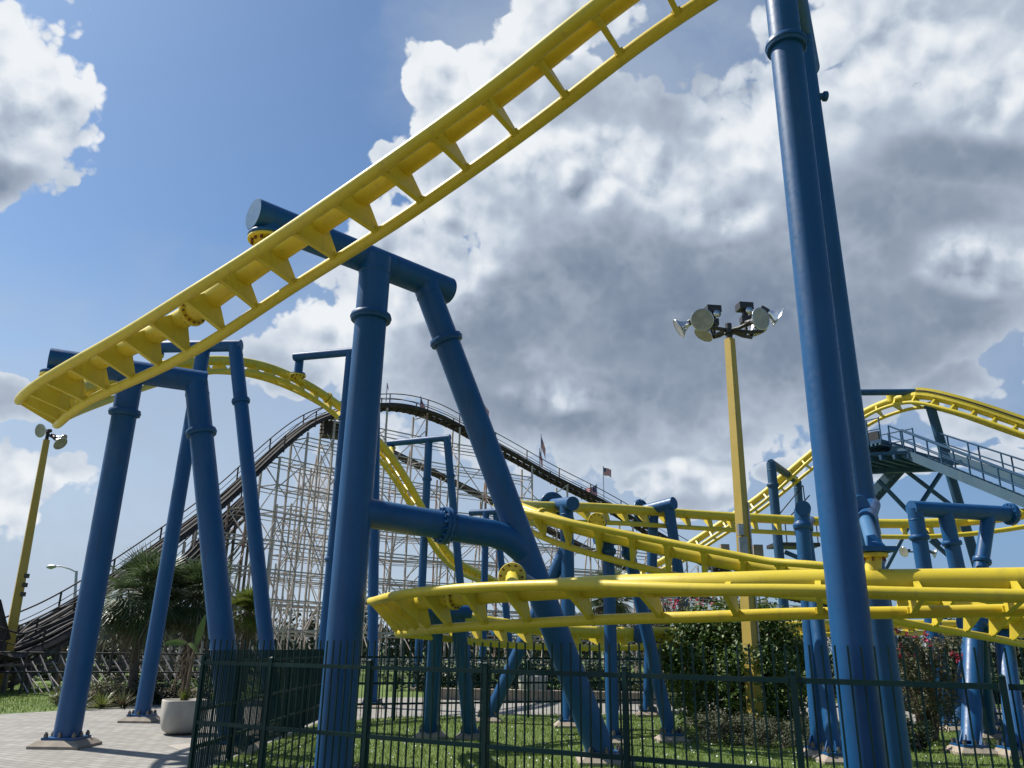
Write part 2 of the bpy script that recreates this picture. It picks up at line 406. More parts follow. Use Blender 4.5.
TR = {
 'A': ([(2.826, 5.366, 8.119, -0.0054), (1.243, 6.268, 7.566, -0.0327), (0.090, 6.973, 7.027, -0.0674), (-1.519, 8.001, 6.412, -0.1353), (-2.851, 9.096, 6.175, -0.2027), (-4.088, 9.825, 5.751, -0.3828), (-5.482, 10.861, 5.515, -0.3877), (-7.079, 12.044, 5.317, -0.2457), (-8.250, 13.447, 5.390, -0.4324), (-9.259, 15.483, 6.113, -0.5654), (-9.698, 18.206, 7.293, -0.3701), (-9.384, 21.270, 8.743, -0.1202), (-8.141, 24.294, 9.789, -0.1401), (-6.479, 27.228, 9.520, -0.5870), (-4.770, 29.734, 8.188, -0.9553), (-3.438, 32.417, 6.043, -0.9078), (-2.549, 35.706, 4.951, -0.6406), (-1.257, 39.401, 4.557, -0.3637), (0.108, 43.414, 4.128, -0.1232)], 0.720, 0.329),
 'B': ([(5.853, 7.234, 2.045, -0.0500), (4.808, 7.683, 2.056, -0.1230), (3.802, 7.992, 2.059, -0.1998), (2.873, 8.322, 2.072, -0.2710), (1.990, 8.717, 2.073, -0.3562), (0.891, 9.478, 2.103, -0.5193), (-0.440, 10.480, 2.080, -0.6406), (-1.244, 11.187, 2.038, -0.6392), (-1.838, 12.942, 2.039, -0.6887), (-2.115, 14.351, 2.073, -0.8717), (-1.566, 15.018, 2.048, -0.8798), (0.232, 16.741, 1.809, -0.5120), (3.397, 18.938, 1.763, -0.2142), (7.060, 20.917, 1.998, -0.0790), (10.675, 22.280, 2.125, -0.0287), (14.144, 22.822, 2.118, -0.0212), (17.458, 22.492, 1.955, -0.0272)], 0.710, 0.209),
 'C': ([(16.256, 20.933, 1.570, -0.6216), (14.138, 18.723, 1.606, -0.6431), (12.072, 16.829, 1.798, -0.6745), (10.049, 15.190, 1.953, -0.7179), (8.114, 13.786, 2.132, -0.7651), (6.351, 13.167, 2.349, -0.7861), (5.173, 13.152, 2.629, -0.7899), (4.429, 13.769, 2.776, -0.7974), (3.503, 14.271, 2.988, -0.8586), (2.420, 14.861, 3.294, -0.7877), (1.005, 15.581, 3.724, -0.6777), (0.021, 16.822, 4.234, -0.6181), (0.464, 18.826, 4.574, -0.5990), (2.268, 20.828, 4.894, -0.6152), (5.013, 22.162, 4.974, -0.6150), (8.168, 22.548, 4.904, -0.5890), (11.362, 22.129, 4.804, -0.5513), (14.323, 21.244, 5.096, -0.4197), (17.104, 19.959, 5.915, -0.2612)], 0.722, 0.229),
}
# ------------------------------------------------------------------ the yellow ride: tracks
def spline(P, n=12):
    P = np.array(P, float); N = len(P); A = np.zeros((N, N)); b = np.zeros_like(P); A[0, 0] = A[-1, -1] = 1
    for i in range(1, N-1): A[i, i-1:i+2] = [1, 4, 1]; b[i] = 6*(P[i-1]-2*P[i]+P[i+1])
    Mm = np.linalg.solve(A, b); out = []
    for i in range(N-1):
        for t in np.arange(n)/n:
            out.append((1-t)*P[i]+t*P[i+1]+((1-t)**3-(1-t))*Mm[i]/6+(t**3-t)*Mm[i+1]/6)
    out.append(P[-1]); return np.array(out)
class Track:
    def __init__(s, ctrl, G, h, n=12):
        D = spline(ctrl, n); s.P = D[:, :3]; s.n = n; b = D[:, 3]
        T = np.gradient(s.P, axis=0); T /= np.linalg.norm(T, axis=1)[:, None]
        Rv = np.cross(T, [0, 0, 1.]); Rv /= np.linalg.norm(Rv, axis=1)[:, None]; N = np.cross(Rv, T)
        c = np.cos(b)[:, None]; q = np.sin(b)[:, None]
        s.off = 0
        s.T = T; s.R = c*Rv+q*N; s.N = -q*Rv+c*N; s.G = G; s.h = h
        s.arc = np.concatenate([[0], np.cumsum(np.linalg.norm(np.diff(s.P, axis=0), axis=1))])
    def f(s, t, key):          # value at control parameter t
        i = (np.arange(len(s.P))-s.off)/s.n; a = getattr(s, key)
        return Vector([float(np.interp(t, i, a[:, k])) for k in range(3)])
    def atarc(s, a, key):
        m = getattr(s, key); return Vector([float(np.interp(a, s.arc, m[:, k])) for k in range(3)])
    def spine(s, t): return s.f(t, 'P')+s.f(t, 'N')*s.h
def run_track(name, label, tr, rs, rr, spacing, phase=0.0, joints=(), group='yellow coaster tracks', maxties=100, m='yellow', first=()):
    root = thing(name, label, 'roller coaster track', tr.P[0].tolist(), group)
    sp = tr.P+tr.N*tr.h
    MB().tube(sp.tolist(), rs, 20).build('spine', m, root)
    for q in (-1, 1):
        MB().tube((tr.P+tr.R*(q*tr.G/2)).tolist(), rr, 14).build('rail', m, root)
    stations = [(first[0] if first else phase)-spacing*(k+1) for k in range(int((-tr.arc[0])/spacing)-1)]+[q for q in first]; a = (first[-1]+spacing) if first else phase
    while a < tr.arc[-1]-.1: stations.append(a); a += spacing
    for a in stations[:maxties]:
        P = tr.atarc(a, 'P'); R = tr.atarc(a, 'R').normalized(); N = tr.atarc(a, 'N').normalized(); T = tr.atarc(a, 'T').normalized()
        g = tr.G/2-rr*.6; h = tr.h
        def prof(e, w):        # tapered web: deep at the spine, slim at the rails
            return [P-R*g-N*rr*.55+T*e, P+R*g-N*rr*.55+T*e, P+R*g+N*rr*.5+T*e, P+R*rs*.92+N*(h-.02)+T*e, P-R*rs*.92+N*(h-.02)+T*e, P-R*g+N*rr*.5+T*e]
        pa = prof(-.028, 0); pb = prof(.028, 0)
        mb = MB()
        mb.add(pa+pb, [(5, 4, 3, 2, 1, 0), (6, 7, 8, 9, 10, 11)]+[(i, (i+1) % 6, 6+(i+1) % 6, 6+i) for i in range(6)])
        for q in (-1, 1):      # saddle where the web meets the rail
            c = P+R*(q*(g-.015)); mb.box(c, R*.035, T*.05, N*.03)
        mb.build('tie', m, root)
    for t in joints:           # bolted spine joints
        c = tr.spine(t); T = tr.f(t, 'T').normalized()
        mb = MB().cyl(c-T*.03, c+T*.03, rs*1.38, 28, .006); j = mb.build('spine_joint', m, root)
        u = tr.f(t, 'N').normalized(); v = T.cross(u)
        mb = MB()
        for i in range(14):
            an = 2*math.pi*i/14; p = c+(u*math.cos(an)+v*math.sin(an))*rs*1.2; mb.cyl(p-T*.055, p+T*.055, rs*.085, 6)
        mb.build('joint_bolt', 'rustbolt', j)
    return root
def mount(root, tr, t, plate, n, rad=.24, rs=.13, bolts=10):
    """yellow saddle from the spine up to a bolted round plate"""
    c = tr.spine(t); plate = Vector(plate); n = Vector(n).normalized()
    T = tr.f(t, 'T').normalized()
    mb = MB().tube([c, plate-n*.02], [rs*.85, rs*.72], 16); st = mb.build('mount_stub', 'yellow', root)
    MB().cyl(plate-n*.045, plate-n*.002, rad, 28, .006).build('mount_plate', 'yellow', st)
    u = n.orthogonal().normalized(); v = n.cross(u); mb = MB()
    for i in range(bolts):
        a = 2*math.pi*i/bolts+.2; p = plate+(u*math.cos(a)+v*math.sin(a))*rad*.78; mb.cyl(p-n*.085, p+n*.06, rad*.075, 6)
    mb.build('mount_bolt', 'rustbolt', st)
    return plate
def lengthen(tr, m, step=.1):      # carry a track straight on beyond its first station
    k = int(m/step); q = tr.P[1]-tr.P[0]; q = q/np.linalg.norm(q)
    tr.P = np.concatenate([[tr.P[0]-q*step*(k-i) for i in range(k)], tr.P])
    for key in 'TRN': a = getattr(tr, key); setattr(tr, key, np.concatenate([np.repeat(a[:1], k, 0), a]))
    tr.arc = np.concatenate([[-step*(k-i) for i in range(k)], tr.arc]); tr.off = k
TA = Track(*TR['A']); TB = Track(*TR['B']); TC = Track(*TR['C'])
lengthen(TB, 8.0); lengthen(TA, 5.0); lengthen(TC, 6.0)
RS, RR = .125, .062
ta = run_track('coaster_track', 'yellow overhead track dropping from the top edge and curling round at far left', TA, .145, .074, .70, 0, (5.3, 12.9), maxties=100, first=(.26, .96, 1.66, 2.33, 3.02, 3.68, 4.35, 5.03, 5.78, 6.57, 7.32, 7.98, 8.62, 9.41))
tb = run_track('coaster_track', 'lowest and nearest yellow track, running level across the fenced lawn', TB, RS, RR, .66, 0, (6.35,), first=(.38, 1.23, 2.06, 2.94, 3.80, 4.69, 5.6, 6.5, 7.15, 7.75))
tcc = run_track('coaster_track', 'middle yellow track sloping down to the right behind the lowest one', TC, RS, RR, .68, TC.arc[int(9.33*12)] % .68, (10.4, 15.4))

# ------------------------------------------------------------------ the blue support frames
def leg(root, base, top, r, m='blue', collar=(.86,), plate=.0, fins=False, plateup=.12, seg=28):
    base = Vector(base); top = Vector(top); ax = (top-base).normalized()
    foot = base+ax*(plateup+.03)
    wb = top-ax*min(.27, (top-base).length*.06)      # weld beads
    lg = MB().tube([foot, top], r, seg).tube([wb-ax*.018, wb-ax*.009, wb+ax*.009, wb+ax*.018], [r*.99, r*1.035, r*1.035, r*.99], seg, caps=False).build('leg', m, root)
    for f in collar:
        c = base.lerp(top, f)
        mb = MB().cyl(c-ax*.055, c+ax*.055, r*1.26, 28, .008)
        mb.cyl(c-ax*.008, c+ax*.008, r*1.31, 28); mb.build('collar', m, lg)
    if plate:
        b0 = Vector((base.x, base.y, 0))
        plate = max(r*1.3, plate*.72); hb = plateup; w = plate*1.5
        mb = MB()               # bevelled concrete footing
        lo = [b0+Vector((sx*w, sy*w, 0)) for sx, sy in ((-1, -1), (1, -1), (1, 1), (-1, 1))]
        hi = [b0+Vector((sx*(w-.10), sy*(w-.10), hb)) for sx, sy in ((-1, -1), (1, -1), (1, 1), (-1, 1))]
        lo2 = [q+Vector((0, 0, .045)) for q in lo]
        mb.add(lo+lo2+hi, [(i, (i+1) % 4, 4+(i+1) % 4, 4+i) for i in range(4)]+[(4+i, 4+(i+1) % 4, 8+(i+1) % 4, 8+i) for i in range(4)]+[(8, 9, 10, 11)])
        mb.build('footing', 'concrete', root)
        bp = MB().box(b0+Vector((0, 0, hb+.02)), (plate, 0, 0), (0, plate, 0), (0, 0, .018))
        for i in range(6 if fins else 0):      # gusset fins
            a = i*math.pi/3+.3; dv = Vector((math.cos(a), math.sin(a), 0)); e = b0+Vector((0, 0, hb+.038)); nn = Vector((-dv.y, dv.x, 0))
            bp.prism([e+dv*r*.9, e+dv*min(plate*.98, r*1.6), e+dv*min(plate*.98, r*1.55)+Z*.03, e+dv*r*1.02+ax*r*1.5], nn, .02)
        bp = bp.build('base_plate', m, lg)
        for i in range(8):
            a = i*math.pi/4; q = b0+Vector((math.cos(a), math.sin(a), 0))*plate*(.84 if i % 2 == 0 else 1.17)+Vector((0, 0, hb+.036))
            MB().cyl(q, q+Z*.055, .036, 6).cyl(q+Z*.055, q+Z*.08, .02, 8).build('anchor_bolt', 'bolt', lg)
    return lg
def pipe(root, name, a, b, r, m='blue', seg=28, cap=True):
    a = Vector(a); b = Vector(b); d = (b-a).normalized()
    o = MB().tube([a, b], r, seg).build(name, m, root)
    return o
def disc(root, c, n, r, t=.05, m='blue', bolts=0, name='flange'):
    c = Vector(c); n = Vector(n).normalized()
    o = MB().cyl(c-n*t/2, c+n*t/2, r, 32, .008).build(name, m, root)
    if bolts:
        u = n.orthogonal().normalized(); v = n.cross(u); mb = MB()
        for i in range(bolts):
            a = 2*math.pi*i/bolts; p = c+(u*math.cos(a)+v*math.sin(a))*r*.84; mb.cyl(p-n*(t/2+.03), p+n*(t/2+.03), r*.075, 6)
        mb.build('flange_bolt', m, o)
    return o
GRP = 'blue steel supports of the yellow coaster'
def frame(label, loc, m=None): return thing('support_frame', label, 'coaster support', Vector((loc[0], loc[1], 0)), GRP)

# 1 the big A-frame
D1 = 11.2
b1 = at(333, 768, D1); b1.z = 0; top1 = at(376, 258, D1); zb = top1.z
bL = atz(254, 214, zb); bR = atz(448, 291, zb); j2 = atz(424, 281, zb); b2 = atz(605, 763)
s = frame('largest blue A-frame straddling the lawn, with a cross pipe between its legs', b1)
leg(s, b1, top1, .238, collar=((at(374, 318, D1)-b1).length/(top1-b1).length,), plate=.42, plateup=.03)
lg2 = leg(s, b2, j2, .21, collar=(.865,), plate=.36)
pipe(s, 'beam', bL, bR, .232)
e = (bR-bL).normalized()
MB().cyl(bL-e*.012, bL-e*.001, .226, 32, .004).build('end_cap', 'blue_lit', s)
mp = b2.lerp(j2, .44); cL = b1.lerp(top1, (at(370, 511, D1).z)/zb)
ex = (mp-cL).normalized(); k1 = mp-ex*.5
mb = MB().tube([cL, cL.lerp(k1, .5), k1, k1.lerp(mp, .55)+(b2-j2).normalized()*.05, mp+(b2-j2).normalized()*.25], .205, 28); cp = mb.build('cross_pipe', 'blue', s)
c = cL.lerp(mp, .515)
for q in (-.03, .03): disc(cp, c+ex*q, ex, .275, .05, bolts=0)
ORG[cp.name] = ORG[s.name]
mb = MB(); u = ex.orthogonal().normalized(); v = ex.cross(u)
for i in range(16):
    a = 2*math.pi*i/16; pq = c+(u*math.cos(a)+v*math.sin(a))*.24; mb.cyl(pq-ex*.1, pq+ex*.1, .022, 6)
mb.build('flange_bolt', 'blue', cp)
# bracket from the raking leg to the lowest track
pl = at(512.5, 577, 10.8); q0 = b2.lerp(j2, .335); nrm = (q0-pl).normalized()
pipe(s, 'bracket', pl+nrm*.05, q0, .12); disc(s, pl+nrm*.03, nrm, .19, .05)
mount(tb, TB, 5.66, pl, nrm, .185, .12)
# its hanger onto the overhead track
hp = TA.spine(4.32); pc = at(263, 240, (bL+e*.24).y); pc = Vector((bL.x+e.x*.26, bL.y+e.y*.26, zb-.30))
disc(s, pc+Z*.03, Z, .29, .05); MB().cyl(pc+Z*.05, pc+Z*.2, .2, 24).build('hanger', 'blue', s)
mount(ta, TA, 4.32, pc, Z, .285, .15, 14)

# 2 the frame at far left
zb2 = 6.2
L2, R2 = atz(49, 359.5, zb2), atz(206, 382.5, zb2)
s = frame('blue portal frame standing on the paving at far left', atz(65, 747))
a2 = atz(65, 747); t2 = atz(132, 372, zb2); c2 = at(233, 756, 13.75); c2.z = 0; d2 = atz(196, 381, zb2)
leg(s, a2, t2, .205, collar=(.88,), plate=.36); leg(s, c2, d2, .205, collar=(.84,), plate=.34)
pipe(s, 'beam', L2, R2, .205); e2 = (R2-L2).normalized()
q = L2+e2*.15-Z*.27; disc(s, q+Z*.03, Z, .25, .05); mount(ta, TA, 7.6, q, Z, .25, .14)
# 3
zb3 = at(238, 346, 18.6).z
L3, R3 = atz(152, 347, zb3), atz(241, 345.5, zb3)
s = frame('slim blue frame behind the far left portal, its legs splayed', atz(141, 722))
leg(s, atz(141, 722), atz(204, 346, zb3), .165, collar=(), plate=.32); leg(s, atz(275, 726), atz(235, 345.5, zb3), .165, collar=(.83,), plate=.32)
pipe(s, 'beam', L3, R3, .15)
q = L3+(R3-L3).normalized()*.12-Z*.2; disc(s, q+Z*.03, Z, .2, .05); mount(ta, TA, 10.72, q, Z, .2, .12)
# 4
a4 = atz(318, 705); zb4 = at(350, 352, a4.y).z
L4, R4 = atz(294.5, 357, zb4), atz(381, 349, zb4)
s = frame('tall blue gallows frame with a drop hanger holding the curving track', a4)
leg(s, a4, atz(351, 352, zb4), .155, collar=(.79, .38), plate=.34); leg(s, atz(372, 708), atz(376, 349.5, zb4), .15, collar=(), plate=.34)
pipe(s, 'beam', L4, R4, .14)
e4 = (R4-L4).normalized(); q = at(298, 375, L4.y+.15); pipe(s, 'hanger', q, Vector((q.x, q.y, zb4)), .14)
disc(s, q+Z*.03, Z, .24, .06); mount(ta, TA, 12.55, q, Z, .26, .13)
# 5 and 7 the far pair
a5 = atz(417, 690); zb5 = at(428, 440, a5.y).z
L5, R5 = atz(388, 443.5, zb5), atz(450, 437.5, zb5)
s = frame('distant blue frame seen between the legs of the largest A-frame', a5)
leg(s, a5, atz(429, 440, zb5), .16, collar=(.83,), plate=.3); leg(s, atz(470, 690), atz(447, 438, zb5), .16, collar=(.84,), plate=.3)
pipe(s, 'beam', L5, R5, .14)
q = L5+(R5-L5).normalized()*.15-Z*.2; disc(s, q, Z, .22, .06); mount(ta, TA, 14.0, q, Z, .22, .13)
a7 = atz(482, 688); s = frame('shorter distant blue frame half hidden by the cross pipe', a7)
z7 = at(485, 512, a7.y).z
leg(s, a7, atz(486, 512, z7), .15, collar=(.80,), plate=.3); leg(s, atz(514, 688), atz(496, 512, z7), .15, collar=(.80,), plate=.3)
pipe(s, 'beam', atz(470, 513, z7), atz(506, 511, z7), .14)
# 6 under the turn of the lowest track
s = frame('low blue frame under the left turn of the lowest yellow track', atz(450, 739))
p6 = [at(437, 611, 14.7), at(457, 611, 14.7)]; zz = p6[0].z; p6[1].z = zz
leg(s, atz(430, 738), p6[0], .13, collar=(), plate=.26); leg(s, atz(471, 739), p6[1], .13, collar=(), plate=.26)
q = TB.spine(9.25); pipe(s, 'beam', Vector((q.x+.25, q.y, zz)), p6[1]+Vector((.25, 0, 0)), .12)
mount(tb, TB, 9.25, Vector((q.x+.22, q.y, zz)), Vector((1, 0, .1)), .18, .1)
# 8 below the middle track
s = frame('blue A-frame on the lawn holding up the middle yellow track', atz(640, 743))
p8 = [at(608, 538, 15.55), at(626, 541, 15.75)]; p8[1].z = p8[0].z
leg(s, atz(613, 744), p8[0], .115, collar=(.93,), plate=.24); leg(s, atz(672, 742), p8[1], .12, collar=(.93,), plate=.26)
pipe(s, 'beam', p8[0]-Vector((.25, .0, 0)), p8[1]+Vector((.2, .05, 0)), .12)
q = at(597, 521.5, 15.35); disc(s, q+Vector((.02, .05, 0)), (.3, 1, .2), .17, .05); pipe(s, 'bracket', q+Vector((.02, .05, 0)), p8[0], .1)
mount(tcc, TC, 9.6, q, Vector((.3, 1, .2)), .17, .1)
# 9 and 10 below the upper return run
a9 = atz(570, 727); zc9 = at(574, 503.5, a9.y).z
cap = at(573, 503.5, a9.y); fl = at(552, 505.5, 20.0)
s = frame('blue frame with a raking strut beneath the upper return run', a9)
t9 = cap.lerp(fl, .3)
leg(s, a9, t9, .16, collar=(), plate=.32); leg(s, atz(487, 722), a9.lerp(t9, .80), .15, collar=(), plate=.3)
pipe(s, 'beam', cap, fl, .165); disc(s, fl, fl-cap, .34, .08, bolts=12)
q = at(494, 626, 17.6); pipe(s, 'bracket', a9.lerp(t9, (at(566, 631, a9.y).z)/zc9), q, .12); disc(s, q, (-1, -.3, 0), .19, .06)
mount(tcc, TC, 12.4, fl+(fl-cap).normalized()*.04, fl-cap, .24, .12)
a10 = atz(648, 716); zc10 = at(674, 503, a10.y-.3).z
cap = at(674, 503, a10.y-.8); fl = at(641.5, 511.5, 22.0)
s = frame('blue frame with a round end cap above the middle of the lawn', a10)
leg(s, a10, cap.lerp(fl, .62), .135, collar=(), plate=.28); leg(s, atz(699, 716), cap.lerp(fl, .16), .14, collar=(), plate=.28)
pipe(s, 'beam', cap, fl, .165); disc(s, fl, fl-cap, .34, .08, bolts=12)
mount(tcc, TC, 13.43, fl+(fl-cap).normalized()*.04, fl-cap, .24, .12)
q = at(638.5, 634, 18.3); pipe(s, 'bracket', at(652, 634, a10.y), q, .12); pipe(s, 'bracket', at(652, 634, a10.y), at(672, 631, a10.y), .12); disc(s, q, (-1, -.6, 0), .2, .06)
# 11 just left of the tall right column
a11 = atz(820, 757); cap = at(803, 508, a11.y+.1); fl = TC.spine(15.06)
s = frame('paired slender blue posts beside the tall right columns, with a round end cap', a11)
fl2 = Vector((cap.x+1.0, cap.y+3.0, cap.z)); 
leg(s, a11, cap+Vector((.02, .15, 0)), .125, collar=(.925,), plate=.25, fins=True); leg(s, atz(836, 763), cap+(fl2-cap).normalized()*.5, .115, collar=(.925,), plate=.25, fins=True)
pipe(s, 'beam', cap, fl2, .135)
pipe(s, 'bracket', fl2, fl+Vector((0, -.15, 0)), .11)
# 12 three-legged frame at right
zb12 = 4.9
cap = atz(911, 508.5, zb12); fl = atz(1008, 514, zb12); e12 = (fl-cap).normalized()
s = frame('blue three-legged frame with a bolted flange near the right edge', cap)
ta12 = cap+e12*.1
leg(s, Vector((ta12.x+.1, ta12.y+.05, 0)), ta12, .175, collar=(.86,), plate=.32)
tb12 = cap.lerp(fl, .34); leg(s, Vector((tb12.x+.35, tb12.y+.1, 0)), tb12, .175, collar=(.84,), plate=.32)
tc12 = cap.lerp(fl, .80); leg(s, Vector((tc12.x-1.9, tc12.y-.6, 0)), tc12, .16, collar=(.76,), plate=.32)
pipe(s, 'beam', cap, fl, .19); disc(s, fl+e12*.06, e12, .27, .12, bolts=14)
mount(tcc, TC, 16.38, fl+e12*.14, e12, .25, .12)
# 13 low frame at the right edge
a13 = atz(971, 754); t13 = at(974, 623, 15.75); u13 = at(1003, 627, 15.9); u13.z = t13.z
s = frame('low stout blue frame carrying the descending track at the right edge', a13)
leg(s, a13, t13, .165, collar=(), plate=.3, fins=True); leg(s, atz(1018, 757), u13, .165, collar=(), plate=.3, fins=True); leg(s, atz(989, 739), t13+Vector((.25, .3, -.1)), .13, collar=(), plate=.26)
pipe(s, 'beam', t13-Vector((.22, 0, 0)), u13+Vector((.3, 0, 0)), .18)
q = TC.spine(3.1); mount(tcc, TC, 3.1, t13.lerp(u13, .4)+Vector((0, 0, .0)), (0, 0, 1), .2, .11)
# 14 the two tall columns in the right foreground
d1c = 7.3
c1 = at(866, 768, d1c); c1.z = 0; e1 = at(781, 0, d1c); up = (e1-c1).normalized()
s = frame('two tall blue columns in the right foreground running out of the top of view', c1)
top = c1+up*(10.6/up.z)
leg(s, c1, top, .172, collar=((at(784, 46, d1c)-c1).length/(top-c1).length,), plate=.36)
c2_ = at(897, 768, 10.3); c2_.z = 0; e2_ = at(795, 0, 9.9); up2 = (e2_-c2_).normalized(); top2 = c2_+up2*(10.6/up2.z)
leg(s, c2_, top2, .172, collar=(), plate=.34)
pipe(s, 'beam', top+(top-top2).normalized()*.9, top2-(top-top2).normalized()*.9, .2)
q = at(806.5, 97, 9.95); pipe(s, 'stub', q, q+Vector((.26, -.02, 0)), .05); disc(s, q+Vector((.27, -.02, 0)), (1, 0, 0), .075, .06)
pq = at(874, 553, 8.12); q0 = at(868, 508, 10.1)
mount(tb, TB, 2.24, pq, Z, .13, .1, 6)
MB().box(pq+Z*.03, (.17, 0, 0), (0, .14, 0), (0, 0, .025)).build('bracket_plate', 'blue', s)
pipe(s, 'bracket', pq+Vector((.02, .03, .05)), at(866, 521, 8.9), .07, 'blue_lit'); pipe(s, 'bracket', at(866, 520, 8.9), at(872, 505, 10.1), .10)
mb = MB().prism([pq+Vector((-.06, 0, .05)), pq+Vector((.14, 0, .05)), pq+Vector((.07, .1, .20)), pq+Vector((-.03, .05, .18))], (0, 1, .1), .03); mb.build('gusset', 'blue', s)
disc(s, at(861, 507, 9.2), (.5, -.9, .1), .14, .06)
# ------------------------------------------------------------------ green fence round the lawn
def fence_run(root, A, B, npan, sp, H, rails, pr=.0072, first_post=True):
    A = Vector(A); B = Vector(B); d = (B-A); ln = d.length; t = d.normalized(); n = Vector((-t.y, t.x, 0))
    w = ln/npan
    for i in range(npan+1):
        if i == 0 and not first_post: continue
        p = A+t*(w*i)
        mb = MB().box(p+Z*(H-.21)/2, t*.024, n*.024, Z*((H-.21)/2)); mb.add([p+t*.027*sx+n*.027*sy+Z*(H-.21) for sx, sy in ((-1, -1), (1, -1), (1, 1), (-1, 1))]+[p+Z*(H-.19)], [(0, 1, 4), (1, 2, 4), (2, 3, 4), (3, 0, 4)])
        mb.build('post', 'green', root)
    for i in range(npan):
        p = A+t*(w*i); mb = MB(); k = max(1, int(round((w-.06)/sp))); s_ = w/k
        for j in range(k):
            q = p+t*(s_*(j+.5)); jz = rng.uniform(-.004, .004)
            mb.box(q+Z*(H/2+.03), t*pr, n*pr, Z*(H/2-.03+jz))
        pan = mb.build('picket_panel', 'green', root)
        for rz in rails:
            mb = MB().box(p+t*(w/2)+Z*rz, t*(w/2-.032), n*.019, Z*.022); mb.build('rail', 'green', pan)
fd = (at(802, 690, 1)-CAM)
f0 = at(370, 667, 9.55); f0.z = 0; f1 = at(1003, 684, 6.45); f1.z = 0
t = (f1-f0).normalized()
pan = (f1-f0).length/4
fA = f0-t*pan*1.79; fB = f1+t*pan*3
KA.x, KA.y = fA.x, fA.y
s = thing('picket_fence', 'dark green steel picket fence enclosing the lawn in the foreground', 'fence', (fA.x, fA.y, 0))
# short end panel at the corner, then whole panels
cs = f0-t*pan
fence_run(s, fA, cs, 1, .1015, 1.655, (1.37, .66, .12)); fence_run(s, cs, fB, 8, .1015, 1.655, (1.37, .66, .12), first_post=False)
back = [KB, Vector((.5, 20.9, 0)), Vector((4.6, 23.0, 0)), Vector((8.6, 20.2, 0)), Vector((13.4, 17.9, 0))]
fence_run(s, KA, KB, 5, .072, 1.52, (1.36, .80, .36), first_post=False)
for a, b in zip(back[:-1], back[1:]): fence_run(s, a, b, max(2, round((b-a).length/1.9)), .115, 1.52, (1.36, .80, .36), first_post=False)

# ------------------------------------------------------------------ lamp poles and small street furniture
def floodlight(root, p, aim, r=.24, rs=1.0):
    """spun reflector with a flat lens, ballast box and yoke"""
    p = Vector(p); aim = Vector(aim).normalized()
    hd = MB().lathe(p, [(.05*rs, -.30*rs), (.09*rs, -.27*rs), (.11*rs, -.20*rs), (r*.62, -.10*rs), (r*.9, -.02), (r, .02), (r*1.03, .02), (r*1.03, .035), (r*.97, .035)], 24, aim).build('floodlight', 'alu', root)
    MB().lathe(p, [(.0, .026), (r*.5, .028), (r*.97, .03)], 24, aim).build('lens', 'glass', hd)
    MB().cyl(p-aim*.52*rs, p-aim*.27*rs, .085*rs, 14, .01).build('ballast', 'darkmetal', hd)
    return hd
def yellow_pole(base, top, w0, w1, label):
    root = thing('lamp_pole', label, 'lamp pole', base, 'yellow floodlight poles')
    base = Vector(base); top = Vector(top); d = (top-base).normalized(); x = d.orthogonal().normalized(); x = Vector((1, 0, 0)); y = d.cross(x).normalized(); x = y.cross(d)
    vs = []; 
    for c, w in ((base, w0), (top, w1)):
        for k in range(4):
            a = math.pi/4+k*math.pi/2+.62; vs.append(c+(x*math.cos(a)+y*math.sin(a))*w*.707)
    MB().add(vs, [(0, 1, 5, 4), (1, 2, 6, 5), (2, 3, 7, 6), (3, 0, 4, 7), (4, 5, 6, 7), (3, 2, 1, 0)]).build('pole', 'pole_yellow', root)
    return root
# middle pole with its six-lamp crown
PD = 17.4; Q = .87
pb = at(752, 668, PD); pb.z = 0; pt = at(729.5, 339, PD)
s = yellow_pole(pb, pt, .285*Q, .20*Q, 'yellow square lamp pole with six floodlights, rising from the big bush')
crown = pt+Z*.0
MB().cyl(pt-Z*.03, pt+Z*.38, .075, 12).cyl(pt+Z*.12, pt+Z*.2, .12, 12).build('mast_head', 'darkmetal', s)
heads = [((679.5, 328), -.3, (-1, .15, -.55), .27), ((702, 320), -.7, (-.12, -1, -.22), .29), ((704, 334), .5, (-.55, -.1, -.85), .27),
         ((760, 319), -.7, (.5, -1, -.12), .29), ((757, 331), .5, (.3, -.05, -1), .27), ((777, 317), .1, (1, .05, -.6), .28)]
for (hx, hy), dd, aim, rad in heads:
    aim = Vector(aim).normalized(); pos = at(hx, hy, PD+dd); bk = pos-aim*.38
    r0 = pt+Z*.22; low = Vector((bk.x, bk.y, r0.z+.02)); low = r0.lerp(low, .92)
    MB().tube([r0, r0.lerp(low, .6)-Z*.03, low, low.lerp(bk, .25)+(low-r0).normalized()*.05, bk.lerp(low, .15), bk], .045, 10).build('arm', 'darkmetal', s)
    floodlight(s, pos, aim, rad*Q, .85)
for hx, hy in ((713, 318), (745, 315)):      # the two black ballast stacks with their small lamps
    c = at(hx, hy, PD+.3)
    MB().tube([pt+Z*.24, Vector((c.x*.9+pt.x*.1, c.y, pt.z+.22)), Vector((c.x, c.y, pt.z+.3)), c-Z*.1], .045, 8).build('arm', 'darkmetal', s)
    MB().box(c+Z*.2, (.17, .02, 0), (-.02, .14, 0), (0, 0, .085)).box(c-Z*.13, (.11, 0, 0), (0, .11, 0), (0, 0, .08)).box(c+Z*.05, (.055, 0, 0), (0, .06, 0), (0, 0, .2)).build('ballast_box', 'darkmetal', s)
    MB().lathe(c+Vector((.07, -.12, .06)), [(.02, -.1), (.09, 0), (.095, .02), (0, .02)], 14, (0.2, -1, -.1)).build('small_lamp', 'alu', s)
MB().tube([pb.lerp(pt, .02)+Vector((.17, -.05, 0)), pb.lerp(pt, .55)+Vector((.14, -.05, 0))], .022, 8).build('conduit', 'steel', s)
cb = at(742.5, 547, PD-.12)
